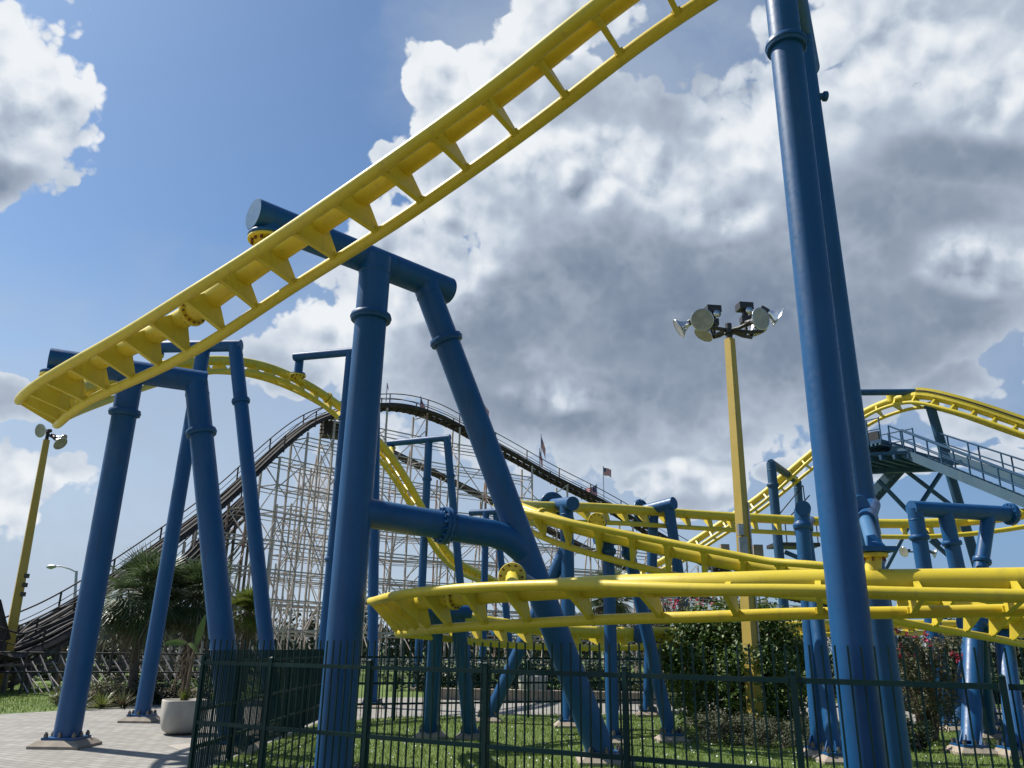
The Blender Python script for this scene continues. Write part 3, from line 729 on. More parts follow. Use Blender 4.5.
MB().box(cb+Vector((0, -.05, .0)), (.085, 0, 0), (0, .06, 0), (0, 0, .2)).build('control_box', 'steel', s)
MB().box(cb+Vector((-.03, -.03, .36)), (.05, 0, 0), (0, .08, 0), (0, 0, .12)).build('control_box', 'steel', s)
for dx in (-.34, .38): MB().box(cb+Vector((dx, .18, -.1)), (.09, 0, 0), (0, .08, 0), (0, 0, .17)).build('loudspeaker', 'concrete', s)
# far left pole
pb = at(-1, 700, 28); pb.z = 0; pt = at(46.5, 440, 27.6)
s = yellow_pole(pb, pt, .32, .20, 'yellow lamp pole at the far left edge, its head under the track curl')
MB().cyl(pt-Z*.02, pt+Z*.3, .06, 10).build('mast_head', 'darkmetal', s)
for (o, aim) in (((.0, -.15, .3), (-.35, -1, -.25)), ((.28, .1, .12), (1, .1, -.5)), ((.42, -.1, -.02), (.9, -.2, -.7))):
    q = pt+Vector(o)*1.0; MB().tube([pt+Z*.2, q], .035, 8).build('arm', 'darkmetal', s); floodlight(s, q+Vector(aim).normalized()*.2, aim, .24, .8)
q = at(23.5, 585, 27.8)
for dz in (-.3, 0, .3): MB().box(q+Vector((.05, 0, dz)), (.06, 0, 0), (0, .06, 0), (0, 0, .07)).box(q+Vector((-.06, 0, dz)), (.07, 0, 0), (0, .02, 0), (0, 0, .02)).build('control_box', 'darkmetal', s)
# street lamp far behind
pb = at(71, 660, 70); pb.z = 0; pt = at(76.5, 571, 70)
s = thing('street_lamp', 'grey street lamp with a long curved arm beyond the dark wooden track', 'street lamp', pb)
MB().tube([pb, pt], [.16, .11], 12).build('pole', 'steel', s)
MB().tube([pt-Z*.1, at(70, 569, 70), at(62, 566.5, 70), at(55, 566.3, 70)], .06, 8).build('arm', 'steel', s)
MB().tube([at(56, 566.4, 70), at(51, 566.8, 70), at(47, 567, 70)], [.1, .22, .1], 10).build('lamp_head', 'steel', s)
pb = at(922, 640, 42); pb.z = 0; pt = at(921.5, 552, 42)
s = thing('floodlight_post', 'thin pale post with white floodlights seen under the three-legged frame', 'lamp pole', pb)
MB().tube([pb, pt], .07, 10).build('pole', 'timber_white', s)
for o, aim in (((.25, 0, .12), (.8, -.8, -.3)), ((.72, 0, -.05), (1, -.6, -.5)), ((-.9, 0, .0), (-1, -.4, -.3))):
    q = pt+Vector(o); MB().tube([pt, q], .035, 8).build('arm', 'darkmetal', s); floodlight(s, q, aim, .26, .8)

# planters
def planter(c, r, h, label, squ=3.2, flute=False):
    root = thing('planter', label, 'planter', (c.x, c.y, 0))
    prof = [(.50, .05), (.68, .06), (.82, .12), (.92, .24), (.98, .55), (1.0, .97), (.985, 1.0), (.90, 1.0), (.88, .93), (.0, .92)]
    seg = 48; vs = []; fs = []
    for rr, z in prof:
        for k in range(seg):
            a = 2*math.pi*k/seg; q = 1/((abs(math.cos(a))**squ+abs(math.sin(a))**squ)**(1/squ))
            if flute: q = 1+.02*(k % 4 < 2)
            a2 = a+.5; vs.append((c.x+math.cos(a2)*r*rr*q, c.y+math.sin(a2)*r*rr*q, z*h))
    for i in range(len(prof)-1):
        for k in range(seg): k2 = (k+1) % seg; fs.append((i*seg+k, i*seg+k2, (i+1)*seg+k2, (i+1)*seg+k))
    MB().add(vs, fs, True).build('bowl', 'pot', root)
    MB().cyl((c.x, c.y, h*.90), (c.x, c.y, h*.945), r*.86, 24).build('soil', 'soil', root)
    MB().cyl((c.x, c.y, .001), (c.x, c.y, .04), r*.55, 20).build('foot', 'soil', root)
    return root
pc = atz(174, 736); pc.y += .3
planter(pc, .39, .60, 'cream rounded stone planter on the paving beside the fence corner')
pc2 = at(533, 700, 30.5); planter(Vector((pc2.x, pc2.y, 0)), .52, .66, 'fluted pale round planter across the path, behind the raking strut', flute=True)
# low wall beyond the path
wA, wB = G_(437, 700.5), G_(705, 706.5); wA.y += .6; wB.y += .6
t = (wB-wA).normalized(); n = Vector((-t.y, t.x, 0))
s = thing('low_wall', 'long low grey concrete wall along the far side of the path', 'wall', wA)
MB().box((wA+wB)/2+Z*.14, (wB-wA)/2, n*.15, Z*.14).build('wall', 'concrete', s); MB().box((wA+wB)/2+Z*.31, (wB-wA)/2, n*.2, Z*.03).build('coping', 'concrete', s)
# ------------------------------------------------------------------ the old wooden coaster behind
def path(pts):
    return spline([tuple(at(x, y, d)) for x, y, d in pts], 16)
WP = path([(-70, 690, 25), (-20, 668, 27.5), (8, 645, 29.5), (31, 632, 31), (77, 606, 33), (150, 556, 36), (215, 507, 39), (255, 470, 41), (300, 431, 43.3), (335, 415, 45), (368, 408.5, 46.5), (405, 408.5, 48), (440, 419, 50), (470, 434, 51), (513, 457, 53), (551, 478, 54.5), (587, 496, 56), (620, 514, 57.5), (660, 538, 60), (720, 570, 64), (800, 600, 70), (880, 610, 76)])
IP = path([(356, 447, 48.8), (374, 447, 50), (393, 454, 51), (430, 471.5, 52), (470, 491, 53), (492, 502, 53.6), (530, 521, 55), (575, 544, 56.5), (615, 563, 58), (670, 588, 60.5), (740, 610, 64)])
def resample(P, step):
    a = np.concatenate([[0], np.cumsum(np.linalg.norm(np.diff(P, axis=0), axis=1))])
    n = int(a[-1]/step); return [Vector([float(np.interp(i*step, a, P[:, k])) for k in range(3)]) for i in range(n+1)]
def resample_xy(P, step):
    a = np.concatenate([[0], np.cumsum(np.linalg.norm(np.diff(P[:, :2], axis=0), axis=1))])
    n = int(a[-1]/step); return [Vector([float(np.interp(i*step, a, P[:, k])) for k in range(3)]) for i in range(n+1)]
def side(P):
    T = np.gradient(P, axis=0); S = np.cross(T, [0, 0, 1.]); S /= np.linalg.norm(S, axis=1)[:, None]; return S
def trestle(root, P, step, hw, post, seed, dark, rail_h=.72, deck=.62, rust=.4, grey=False, floor=0, ledger=1.45, batter=True, back=2.0):
    rg = random.Random(seed)
    S = side(P); up = np.array([0, 0, 1.]); full = hw; hw = hw*deck if deck else hw
    # deck: laminated stringers, ties, walk boards
    for q in (-1, 1) if deck else ():
        MB().tube((P+S*hw*q*.6).tolist(), .13, 6, smooth=False).build('track_stringer', 'timber_dark', root)
        MB().tube((P+S*hw*q*1.1-up*.02).tolist(), [.11]*len(P), 4, smooth=False).build('fascia', 'timber_dark', root)
    if deck: MB().tube((P+up*.13).tolist(), .07, 6, smooth=False).tube((P+S*hw*.35+up*.2).tolist(), .06, 6, smooth=False).tube((P-S*hw*.35+up*.2).tolist(), .06, 6, smooth=False).build('running_rail', 'timber_dark', root)
    mb = MB(); q = resample(P, .55); Q = np.array([tuple(v) for v in q]); SQ = side(Q)
    for i in range(len(q) if deck else 0):
        sv = Vector(SQ[i]); mb.beam(q[i]-sv*hw*1.12-Z*.10, q[i]+sv*hw*1.12-Z*.10, .10, .12)
    if deck: mb.build('cross_ties', 'timber_dark', root)
    if rail_h:
        for sgn in (-1, 1):
            r1 = MB().tube((P+S*hw*1.15*sgn+up*rail_h).tolist(), .032, 6).build('handrail', 'timber_dark', root)
            MB().tube((P+S*hw*1.15*sgn+up*rail_h*.5).tolist(), .018, 5).build('mid_rail', 'timber_dark', r1)
            for i in range(0, len(q), 5):
                if abs(q[i].x/q[i].y) > .75: continue
                b = q[i]+Vector(SQ[i])*hw*1.15*sgn; MB().beam(b-Z*.2, b+Z*(rail_h+.02), .055, .055, Vector(SQ[i])).build('rail_post', 'timber_dark', r1)
    hw = full
    # bents
    bq = resample_xy(P, .2 if callable(step) else step); last = None; BQ = np.array([tuple(v) for v in bq]); SB = side(BQ); nb = 0
    prev = None
    for i, c in enumerate(bq):
        if callable(step):
            if last is not None and (c-last).xy.length < step(c): continue
            last = c
        if c.z < .6 or abs(c.x/c.y) > .78: prev = None; continue
        sv = Vector((SB[i][0], SB[i][1], 0)).normalized(); top = c.z-.2
        m_ = 'timber_rust' if rg.random() < (rust if c.x > -10 else rust*.35) else ('timber_grey' if grey or c.x < -16 else 'timber_white')
        offs = [-hw*.85, hw*.85]
        # cross braces and girts of this bent make its own mesh
        mb = MB(); zs = [z for z in np.arange(ledger*.6, top, ledger)]
        for z in zs: mb.beam(c+sv*offs[0]+Z*(z-c.z), c+sv*offs[1]*1.0+Z*(z-c.z), .035, .06)
        for j in range(0, len(zs)-1):
            a_, b_ = (offs[0], offs[1]) if j % 2 else (offs[1], offs[0])
            mb.beam(c+sv*a_+Z*(zs[j]-c.z), c+sv*b_+Z*(zs[j+1]-c.z), .03, .05)
        if not zs: mb.beam(c+sv*offs[0]-Z*.3, c+sv*offs[1]-Z*.3, .05, .09)
        bmb = mb; nb += 1
        posts = []
        for o in offs:
            bt = c+sv*o; posts.append((MB().beam(Vector((bt.x, bt.y, 0)), Vector((bt.x, bt.y, top)), post, post, sv), 'post', m_ if grey or rg.random() < .8 else 'timber_white'))
        if batter and top > 3:        # raking outrigger posts
            for sg in (-1, 1):
                if sg > 0 or i % 2: continue
                f = c+sv*(sg*(hw+top*.16)); tp = c+sv*(sg*hw)+Z*(top*.86-c.z)
                posts.append((MB().beam(Vector((f.x, f.y, 0)), tp, post*.85, post*.85, sv), 'raking_post', 'timber_white'))
        if prev is not None:          # ledgers and wind braces along the run
            pc, psv, ptop = prev; mb = bmb; k = 0
            for z in np.arange(ledger*.6, min(top, ptop), ledger):
                for o in (-hw*.95, hw*.95):
                    mb.beam(pc+psv*o+Z*(z-pc.z), c+sv*o+Z*(z-c.z), .035, .07)
                    mb.beam(pc+psv*o+Z*(z-.22-pc.z), c+sv*o+Z*(z-.22-c.z), .025, .04)
            lo = min(top, ptop)
            for o in (-hw, hw):
                z0 = (i*1.37) % 3
                while z0 < lo-1.2:
                    z1 = min(lo, z0+2.9); a_, b_ = (z0, z1) if k % 2 else (z1, z0)
                    mb.beam(pc+psv*o+Z*(a_-pc.z), c+sv*o+Z*(b_-c.z), .03, .055); z0 += 4.4; k += 1
        bent = bmb.build('support_bent', 'timber_grey' if grey or c.x < -16 else 'timber_white', root)
        for pm, nm, mt in posts: pm.build(nm, mt, bent)
        prev = (c, sv, top)
    return nb
s = thing('wooden_coaster', 'big old wooden coaster hill of white trestles under a dark arched track', 'roller coaster', (at(400, 600, 48).x, 48, 0))
nb = trestle(s, WP, lambda c: 1.7 if c.x < -6.5 else 2.7, .8, .095, 3, True)
nb += trestle(s, IP, 3.1, .5, .085, 5, True, rail_h=0, batter=False, deck=.5)
# extra bank of close-set posts of the turn that runs behind the first hill
HP = path([(268, 560, 47), (285, 500, 48.5), (310, 462, 50), (345, 445, 52), (372, 447, 53.5)])
nb += trestle(s, HP, 1.5, .6, .08, 9, True, rail_h=0, batter=False, deck=0, rust=.6)
# dark maintenance box near the crest
c = at(337, 429, 45.4); MB().box(c-Z*.1, (.75, .3, 0), (-.2, .5, 0), (0, 0, .42)).build('maintenance_box', 'timber_dark', s)
mb = MB()
for k in range(5): mb.box(c+Vector((-.1, -.62, -.45+.22*k)), (.75, .0, 0), (0, .03, 0), (0, 0, .035))
mb.build('box_slats', 'timber_grey', s)
# second, lower dark track of the run-out at far left
LP = path([(-60, 640, 24), (-12, 655, 27), (10, 655, 28.5), (40, 643, 30), (69, 628, 31.5), (110, 612, 33), (150, 592, 35), (190, 560, 38), (222, 525, 41), (250, 497, 43.5)])
s2 = thing('wooden_coaster_runout', 'low dark timber run-out of the wooden coaster at the far left', 'roller coaster', (-16, 30, 0))
trestle(s2, LP, 1.6, .7, .11, 4, True, rail_h=.75, batter=False, grey=True, rust=0)
mb = MB(); S = side(LP)
for q in resample(LP, .9):
    mb.beam(q-Z*1.05, q+Z*.25, .1, .1)
mb.tube((LP-np.array([0, 0, .55])).tolist(), .12, 6, smooth=False).tube((LP-np.array([0, 0, 1.0])).tolist(), .11, 6, smooth=False); mb.build('side_boards', 'timber_grey', s2)
mb = MB()                             # pale raking braces along its foot
for k in range(34):
    q = at(20+k*7, 690-k*.28, 27.5+k*.18); q.z = 0; mb.beam(q+Vector((.3, 0, 0)), q+Vector((-.75, .5, .95+.25*math.sin(k*2.1))), .034, .034)
mb.build('foot_braces', 'timber_white', s2)
mb = MB(); 
for (x0, y0, x1, y1) in ((-2, 600, 8, 640), (0, 612, 3, 672)): mb.beam(at(x0, y0, 27), at(x1, y1, 27.3), .16, .16)
mb.build('end_post', 'timber_dark', s2)

# flags on the crest
def m_flag():
    m, k, b, p = mat('striped flag cloth')
    uv = m.node_tree.nodes.new('ShaderNodeUVMap'); sp = m.node_tree.nodes.new('ShaderNodeSeparateXYZ'); k.l.new(uv.outputs[0], sp.inputs[0])
    u, v = V(k, sp.outputs[0]), V(k, sp.outputs[1])
    st = k.m('GREATER_THAN', k.m('FRACT', v*6.5), .5)
    c = k.mix(st, L(.72, .62, .60), L(.62, .03, .04))
    can = k.m('MULTIPLY', k.m('LESS_THAN', u, .36), k.m('GREATER_THAN', v, .5))
    star = k.m('LESS_THAN', k.vor(k.vm('MULTIPLY', V(k, uv.outputs[0]), (14, 9, 1)), 1.0), .3)
    c = k.mix(can, c, k.mix(star, L(.03, .04, .16), L(.7, .7, .72)))
    k.put(b.inputs['Base Color'], c); b.inputs['Roughness'].default_value = .8
    return m
M['flag'] = m_flag()
def flag(px, pyb, pyt, d, drop, label, w=.95, h=.62, ang=.3):
    w *= 1.15; h *= 1.15
    b = at(px, pyb, d); t_ = at(px, pyt, d)
    s = thing('flag', label, 'flag', b, 'flags along the wooden coaster')
    MB().tube([b-Z*.0, Vector((b.x, b.y, t_.z))], .03, 8).build('flagpole', 'steel', s)
    nu, nv = 10, 6; vs = []; fs = []; uvs = []
    for i in range(nu+1):
        for j in range(nv+1):
            u, v = i/nu, j/nv
            x = u*w*math.cos(ang); y = .10*math.sin(u*7+v*1.5+px)*u+u*w*math.sin(ang)*.5
            vs.append((b.x+x*(1-drop*.75), b.y+y, t_.z-.03-(1-v)*h-u*w*drop-.05*math.sin(u*5+px))); uvs.append((u, v))
    for i in range(nu):
        for j in range(nv): a = i*(nv+1)+j; fs.append((a, a+nv+1, a+nv+2, a+1))
    mb = MB().add(vs, fs, True); o = mb.build('cloth', 'flag', s)
    ul = o.data.uv_layers.new(name='UVMap')
    for lp in o.data.loops: ul.data[lp.index].uv = uvs[lp.vertex_index]
flag(349, 410, 372, 46, .5, 'small striped flag just left of the near blue leg, above the arched track')
flag(386, 402, 383, 47.3, .9, 'bare looking flagpole beside the near blue leg at the very crest', .3, .2)
flag(420, 411, 396, 49, .8, 'pink looking drooping flag on the crest right of the near blue leg', .7, .6)
flag(481.5, 440, 402, 51.4, .6, 'flag peeping out at the right edge of the raking blue leg', .75, .55)
flag(541, 474, 434, 54.1, .93, 'hanging flag on the tall pole halfway down the far slope', .95, .7)
flag(539.5, 474, 448, 53.6, .95, 'smaller hanging flag low on the far slope, under a taller one', .7, .55)
flag(604, 504, 466, 56.8, .3, 'topmost small flag near the foot of the far slope, on its own pole', .7, .5)
flag(597, 500, 484, 56.2, .25, 'broad tilted striped flag at the foot of the far slope', 1.0, .75, 2.6)
# ------------------------------------------------------------------ lift hill and maintenance stairs at right
LC = [(1130, 474, 22.5, 0), (1075, 453, 23.2, 0), (1024, 436, 24, 0), (975, 419, 24.8, 0), (940, 408.5, 25.5, 0), (915, 405, 26.1, -.05), (888, 411, 26.8, -.1), (862, 424, 27.4, -.1), (835, 445, 28, -.1), (805, 470, 28.7, -.05), (770, 500, 29.4, 0), (735, 525, 30, 0), (700, 548, 30.6, 0), (660, 572, 31.2, 0), (610, 592, 32, .1)]
TL = Track([tuple(at(x, y, d))+(b,) for x, y, d, b in LC], .72, .32)
tl = run_track('coaster_track', 'yellow lift hill track cresting behind the right columns, above the metal stairs', TL, .13, .06, .62)
nn = int(5.05*12)
P = TL.P[:nn]; N = TL.N[:nn]; R = TL.R[:nn]
mb = MB()                              # tall yellow lift trough beside the chain
a = (P+N*.30-R*.2); b_ = (P+N*.56-R*.2); a2 = (P+N*.30+R*.2); b2_ = (P+N*.56+R*.2)
k = len(P); vs = [tuple(v) for arr in (a, b_, b2_, a2) for v in arr]
mb.add(vs, [(j*k+i, j*k+i+1, ((j+1) % 4)*k+i+1, ((j+1) % 4)*k+i) for j in range(4) for i in range(k-1)]+[(0, k, 2*k, 3*k), (k-1, 4*k-1, 3*k-1, 2*k-1)])
mb.build('lift_trough', 'yellow', tl)
MB().tube((P+N*.45-R*.21).tolist(), .025, 6).build('chain_guide', 'timber_dark', tl)
# supports of the lift
zl = at(900, 392, 26.6).z+.02
l0 = at(852, 392.5, 26.35); l1 = at(916, 392, 26.2)
s = frame('teal post and beam holding the crest of the yellow lift hill', at(950, 500, 25.7))
pipe(s, 'beam', l0, l1, .11, 'teal'); pp0 = at(929, 402, 25.9); pp1 = at(949, 470, 26.2); pp1b = pp0+(pp1-pp0)*(pp0.z/(pp0.z-pp1.z))
leg(s, pp1b, pp0, .155, 'teal', collar=(.985,), plate=.3)
q = at(892, 402, 26.7); MB().tube([q, Vector((q.x, q.y, zl))], .16, 16).build('hanger', 'yellow', s)
s = frame('teal portal over the lower end of the lift track, left of the right columns', at(780, 560, 28))
h0, h1 = at(771, 463, 27.2), at(797, 477.5, 30.3); h1.z = h0.z
b0 = at(785, 620, 27.2); b0.z = 0; b1_ = at(806, 620, 30.3); b1_.z = 0
leg(s, b0, h0, .16, 'teal', collar=(.9,), plate=.3); leg(s, b1_, h1, .15, 'teal', collar=(.84,), plate=.3)
pipe(s, 'beam', h0, h1, .14, 'teal'); q = h0.lerp(h1, .55); MB().tube([q, TL.spine(9.75)], [.12, .2], 14).build('hanger', 'yellow', s)
# stair walkway: two flights either side of the lift, landing, steel trestle
s = thing('maintenance_stairs', 'teal steel stairs and landing with thin handrails beside the lift hill', 'stairs', at(950, 520, 25))
def flight(a, b, w, steps, m, rail_sides=(-1, 1), rh=.72, tread=True):
    a = Vector(a); b = Vector(b); d = b-a; h = Vector((d.x, d.y, 0)).normalized(); n = Vector((-h.y, h.x, 0))
    for sg in (-1, 1): MB().beam(a+n*sg*w/2, b+n*sg*w/2, .05, .26).build('stringer', 'teal_pale', s)
    mb = MB()
    for i in range(steps):
        p = a.lerp(b, (i+.5)/steps); mb.box(p+Z*.06, n*(w/2-.03), h*.12, Z*.018)
    mb.build('treads', m, s)
    for sg in rail_sides:
        np_ = max(3, int(d.length/.85))
        r = MB().tube([a+n*sg*w/2+Z*rh, b+n*sg*w/2+Z*rh], .026, 8).tube([a+n*sg*w/2+Z*rh*.55, b+n*sg*w/2+Z*rh*.55], .018, 8)
        for i in range(np_+1): p = a.lerp(b, i/np_)+n*sg*w/2; r.tube([p, p+Z*rh], .026, 8)
        r.build('handrail', 'teal', s)
    return n
A1, B1 = at(898, 450, 24.2), at(1075, 522, 20.6)
flight(A1, B1, .75, 26, 'teal')
A2, B2 = at(945, 455, 25.9), at(1085, 503, 22.9)
flight(A2, B2, .7, 24, 'teal')
c0, c1 = at(862, 451, 25.4), at(899, 447, 24.4); c1.z = c0.z = (c0.z+c1.z)/2
dv = (c1-c0); hn = Vector((-dv.y, dv.x, 0)).normalized()
MB().box((c0+c1)/2, dv/2, hn*1.0, Z*.05).build('landing', 'teal', s)
mb = MB()
for i in range(9): q = c0.lerp(c1, (i+.5)/9); mb.box(q-Z*.07, dv.normalized()*.03, hn*1.0, Z*.05)
mb.build('landing_joists', 'teal_pale', s)
mb = MB()
for sg in (-1, 1):
    for hh in (.38, .72): mb.tube([c0+hn*sg+Z*hh, c1+hn*sg+Z*hh], .022, 8)
    for i in range(4): q = c0.lerp(c1, i/3)+hn*sg; mb.tube([q, q+Z*.74], .024, 8)
mb.build('handrail', 'teal', s)
MB().box(c0+dv*.35+Z*.35+hn*-.3, dv*.3, hn*.05, Z*.16).build('kick_plate', 'darkmetal', s)
# frame below
g0, g1 = at(868, 470, 25.2), at(946, 466.5, 24.6); g1.z = g0.z-.0
MB().beam(g0, g1, .2, .24).build('girder', 'teal', s)
pm = (g0+g1)/2-hn*.95+Z*.2; MB().box(pm, (g1-g0)/2, hn*.9, Z*.05).build('platform_floor', 'teal', s)
mb = MB()
for i in range(6):
    q = g0.lerp(g1, (i+.5)/6); mb.beam(q+Z*.07, q-hn*1.9+Z*.07, .08, .14)
mb.build('floor_joists', 'teal', s)
mb = MB()
for i in range(7): q = g0.lerp(g1, i/6); mb.beam(q+Z*.12, q+hn*1.4+Z*.35, .09, .14)
mb.build('outriggers', 'teal', s)
co = at(943, 467, 24.6); cb_ = at(975, 590, 24.8); cb_ = co+(cb_-co)*(co.z/(co.z-cb_.z))
co2 = at(866, 470, 25.2); MB().tube([Vector((co2.x+.2, co2.y, 0)), co2], .14, 14).build('column', 'teal', s)
for x0, y0, x1, y1, dd in ((878, 480, 907, 510, 24.9), (905, 470, 960, 512, 25.3), (941, 473, 918, 508, 24.7), (907, 510, 940, 545, 24.9), (918, 508, 885, 570, 24.7), (930, 540, 1000, 600, 25)):
    MB().tube([at(x0, y0, dd), at(x1, y1, dd)], .07, 10).build('brace', 'teal', s)
A3, B3 = at(899, 468, 25.6), at(852, 520, 26.6)
flight(A3, B3, .7, 14, 'teal_pale', rail_sides=())
# far service platform left of the tall columns
s = thing('service_platform', 'small dark service platform with thin rails between the teal legs', 'platform', at(795, 560, 27.5))
q = at(793, 546, 27.6); MB().box(q, (.75, 0, 0), (0, .5, 0), (0, 0, .06)).build('deck', 'darkmetal', s)
mb = MB()
for dx in (-.7, -.35, 0, .35, .7): mb.tube([q+Vector((dx, -.45, 0)), q+Vector((dx, -.45, .8))], .02, 6)
mb.tube([q+Vector((-.7, -.45, .8)), q+Vector((.7, -.45, .8))], .02, 6).tube([q+Vector((-.7, -.45, .8)), q+Vector((.55, .0, 2.1))], .02, 6).tube([q+Vector((-.3, -.45, .8)), q+Vector((.75, .0, 1.75))], .02, 6).tube([q+Vector((.55, 0, 2.1)), q+Vector((.6, 0, 0))], .02, 6); mb.build('handrail', 'darkmetal', s)
MB().beam(at(785, 552, 27.3), at(806, 561, 27.3), .09, .14).build('brace', 'teal', s)
# ------------------------------------------------------------------ planting
def leafquad(mb, p, d, n, l, w):
    d = d.normalized(); x = d.cross(n).normalized(); m_ = p+d*l*.5-n*l*.06
    mb.add([p, m_+x*w/2, p+d*l-n*l*.18, m_-x*w/2], [(0, 1, 2, 3)])
def rdir(): 
    z = rng.uniform(-1, 1); a = rng.random()*6.283; r = math.sqrt(1-z*z); return Vector((r*math.cos(a), r*math.sin(a), z))
def leafmass(mb, lobes, n, l, w, shell=.55):
    """leaves spread through a heap of uneven lobes; (centre, rx, ry, rz)"""
    vol = [a[1]*a[2]*a[3] for a in lobes]; tot = sum(vol)
    for (c, rx, ry, rz), v in zip(lobes, vol):
        k = int(n*v/tot); c = Vector(c)
        clumps = [(rdir(), rng.uniform(.10, .24)) for _ in range(max(14, k//70))]
        for i in range(k):
            cd_, cs = clumps[rng.randrange(len(clumps))]
            r = rng.uniform(shell, 1.0)**.6
            u = cd_*r+rdir()*cs*1.25
            p = c+Vector((u.x*rx, u.y*ry, u.z*rz))
            if p.z < .03: p.z = .03+rng.random()*.1
            n_ = (rdir()+Vector((0, 0, .9))+u*.5).normalized(); d = rdir(); d = (d-n_*d.dot(n_)*.7)
            s_ = rng.uniform(.65, 1.25); leafquad(mb, p, d, n_, l*s_, w*s_)
    return mb
def bush(name, label, cat, base, lobes, n, l, w, m, stems=5, group=None, flowers=0, extra=None):
    base = Vector(base); base.z = 0
    root = thing(name, label, cat, base, group)
    leafmass(MB(), [(base+Vector(o), rx, ry, rz) for o, rx, ry, rz in lobes], n, l, w).build('foliage', m, root)
    mb = MB()
    for i in range(stems):
        o, rx, ry, rz = lobes[i % len(lobes)]; tp = base+Vector(o)+Vector((rng.uniform(-.4, .4)*rx, rng.uniform(-.4, .4)*ry, rz*.3)); b = base+Vector((rng.uniform(-.2, .2), rng.uniform(-.2, .2), 0))
        mb.tube([b, b.lerp(tp, .5)+Vector((rng.uniform(-.08, .08), 0, .1)), tp], [.035, .025, .010], 7)
    mb.build('stems', 'bark', root)
    if flowers:
        for o, rx, ry, rz, k in flowers:
            mb = MB()
            for i in range(k):
                p = base+Vector(o)+Vector((rng.gauss(0, rx), rng.gauss(0, ry), rng.gauss(0, rz)))
                for j in range(5):
                    d = rdir(); leafquad(mb, p, d, rdir(), .06, .045)
            mb.build('blossom', 'flower', root)
    return root
bb = at(735, 700, 18.6)
bush('shrub', 'big round dark green leafy bush at the foot of the yellow lamp pole', 'bush', bb,
     [((-.5, -.1, 1.2), 1.15, .9, 1.2), ((.7, .1, 1.25), 1.05, .9, 1.2), ((.2, .1, 1.9), 1.25, .8, .85), ((-1.0, .2, 1.7), .75, .6, .75), ((1.25, .2, 1.0), .65, .6, 1.0), ((.15, -1.25, .85), .95, .5, .9)], 24000, .10, .062, 'leaf', 9)
fb = at(690, 690, 19.6)
bush('oleander', 'thin bush with red blossoms poking above the big green bush', 'bush', fb,
     [((-.35, 0, 2.3), .6, .5, .5), ((.55, 0, 2.35), .9, .5, .45), ((0, 0, 1.5), .8, .5, 1.0), ((1.5, 0, 2.5), .7, .5, .4)], 4600, .10, .035, 'leaf_olive', 10, 'flowering shrubs',
     [((-.3, -.3, 2.62), .30, .2, .10, 13), ((.5, -.3, 2.6), .35, .2, .09, 13), ((-.55, -.3, 2.45), .15, .15, .12, 9)])
ob = at(928, 728, 16.8)
bush('oleander', 'tall reddish oleander with red blossoms right of the tall columns', 'bush', ob,
     [((-.35, 0, 1.35), .55, .5, .75), ((.25, .1, 1.3), .6, .5, .7), ((.0, 0, .85), .7, .5, .6), ((.55, 0, 1.75), .3, .3, .35)], 5200, .10, .03, 'leaf_olive', 14, 'flowering shrubs',
     [((-.25, -.35, 1.95), .22, .15, .1, 12), ((.75, -.4, 1.48), .12, .12, .10, 12), ((-.5, -.3, 1.6), .2, .2, .18, 8), ((.3, -.3, 1.75), .3, .2, .15, 7)])
bush('shrub', 'low dark clipped shrub at the foot of the tall oleander', 'bush', at(908, 735, 15.2), [((0, 0, .28), .42, .35, .34)], 2600, .06, .04, 'leaf_dark', 3)
for i, (px, py, d, w_, lab) in enumerate(((712, 730, 15.9, .50, 'greyish ground shrub at the left of the row below the big bush'), (750, 733, 15.6, .52, 'greyish ground shrub under the lamp pole, in front of the big bush'), (787, 736, 15.3, .45, 'greyish ground shrub nearest the paired slender posts'))):
    bush('ground_shrub', lab, 'shrub', at(px, py, d), [((-.15, 0, .22), w_, .38, .30), ((.2, 0, .26), w_*.8, .35, .28)], 3400, .055, .018, 'leaf_grey', 3, 'low greyish shrubs')
def tuft(mb, c, n, h, spread, w, droop=.5):
    c = Vector(c)
    for i in range(n):
        a = rng.random()*6.283; le = rng.uniform(.6, 1.1)*h; el = rng.uniform(.35, 1.35); d = Vector((math.cos(a)*math.cos(el), math.sin(a)*math.cos(el), math.sin(el)))
        x = Vector((-math.sin(a), math.cos(a), 0)); pts = []
        for k in range(5):
            t_ = k/4; p = c+d*le*t_-Z*(droop*le*t_*t_*.6); ww = w*(1-t_)**.7+.001; pts += [p-x*ww, p+x*ww]
        mb.add(pts, [(2*k, 2*k+1, 2*k+3, 2*k+2) for k in range(4)])
    return mb
def spiky(px, py, d, n, h, m, label, name='spiky_plant', z=0):
    p = at(px, py, d); p.z = z; root = thing(name, label, 'plant', p, 'spiky bedding plants'); tuft(MB(), p, n, h, .1, .018).build('leaves', m, root); MB().tube([p-Z*0, p+Z*.08], [.05, .03], 8).build('stem', 'bark', root)
spiky(738, 706, 17.4, 90, .75, 'leaf_olive', 'spiky grass clump at the foot of the yellow lamp pole')
spiky(722, 700, 17.6, 60, .6, 'palm_gold', 'yellow green spiky clump left of the pole foot in the bush')
spiky(80, 702, 21.4, 80, .8, 'leaf_olive', 'leftmost spiky plant of the bed under the palms')
spiky(103, 700, 22.0, 80, .7, 'palm_gold', 'yellowish spiky plant in the middle of the palm bed')
spiky(124, 700, 22.2, 90, .75, 'leaf_olive', 'spiky plant beside the first palm trunk')
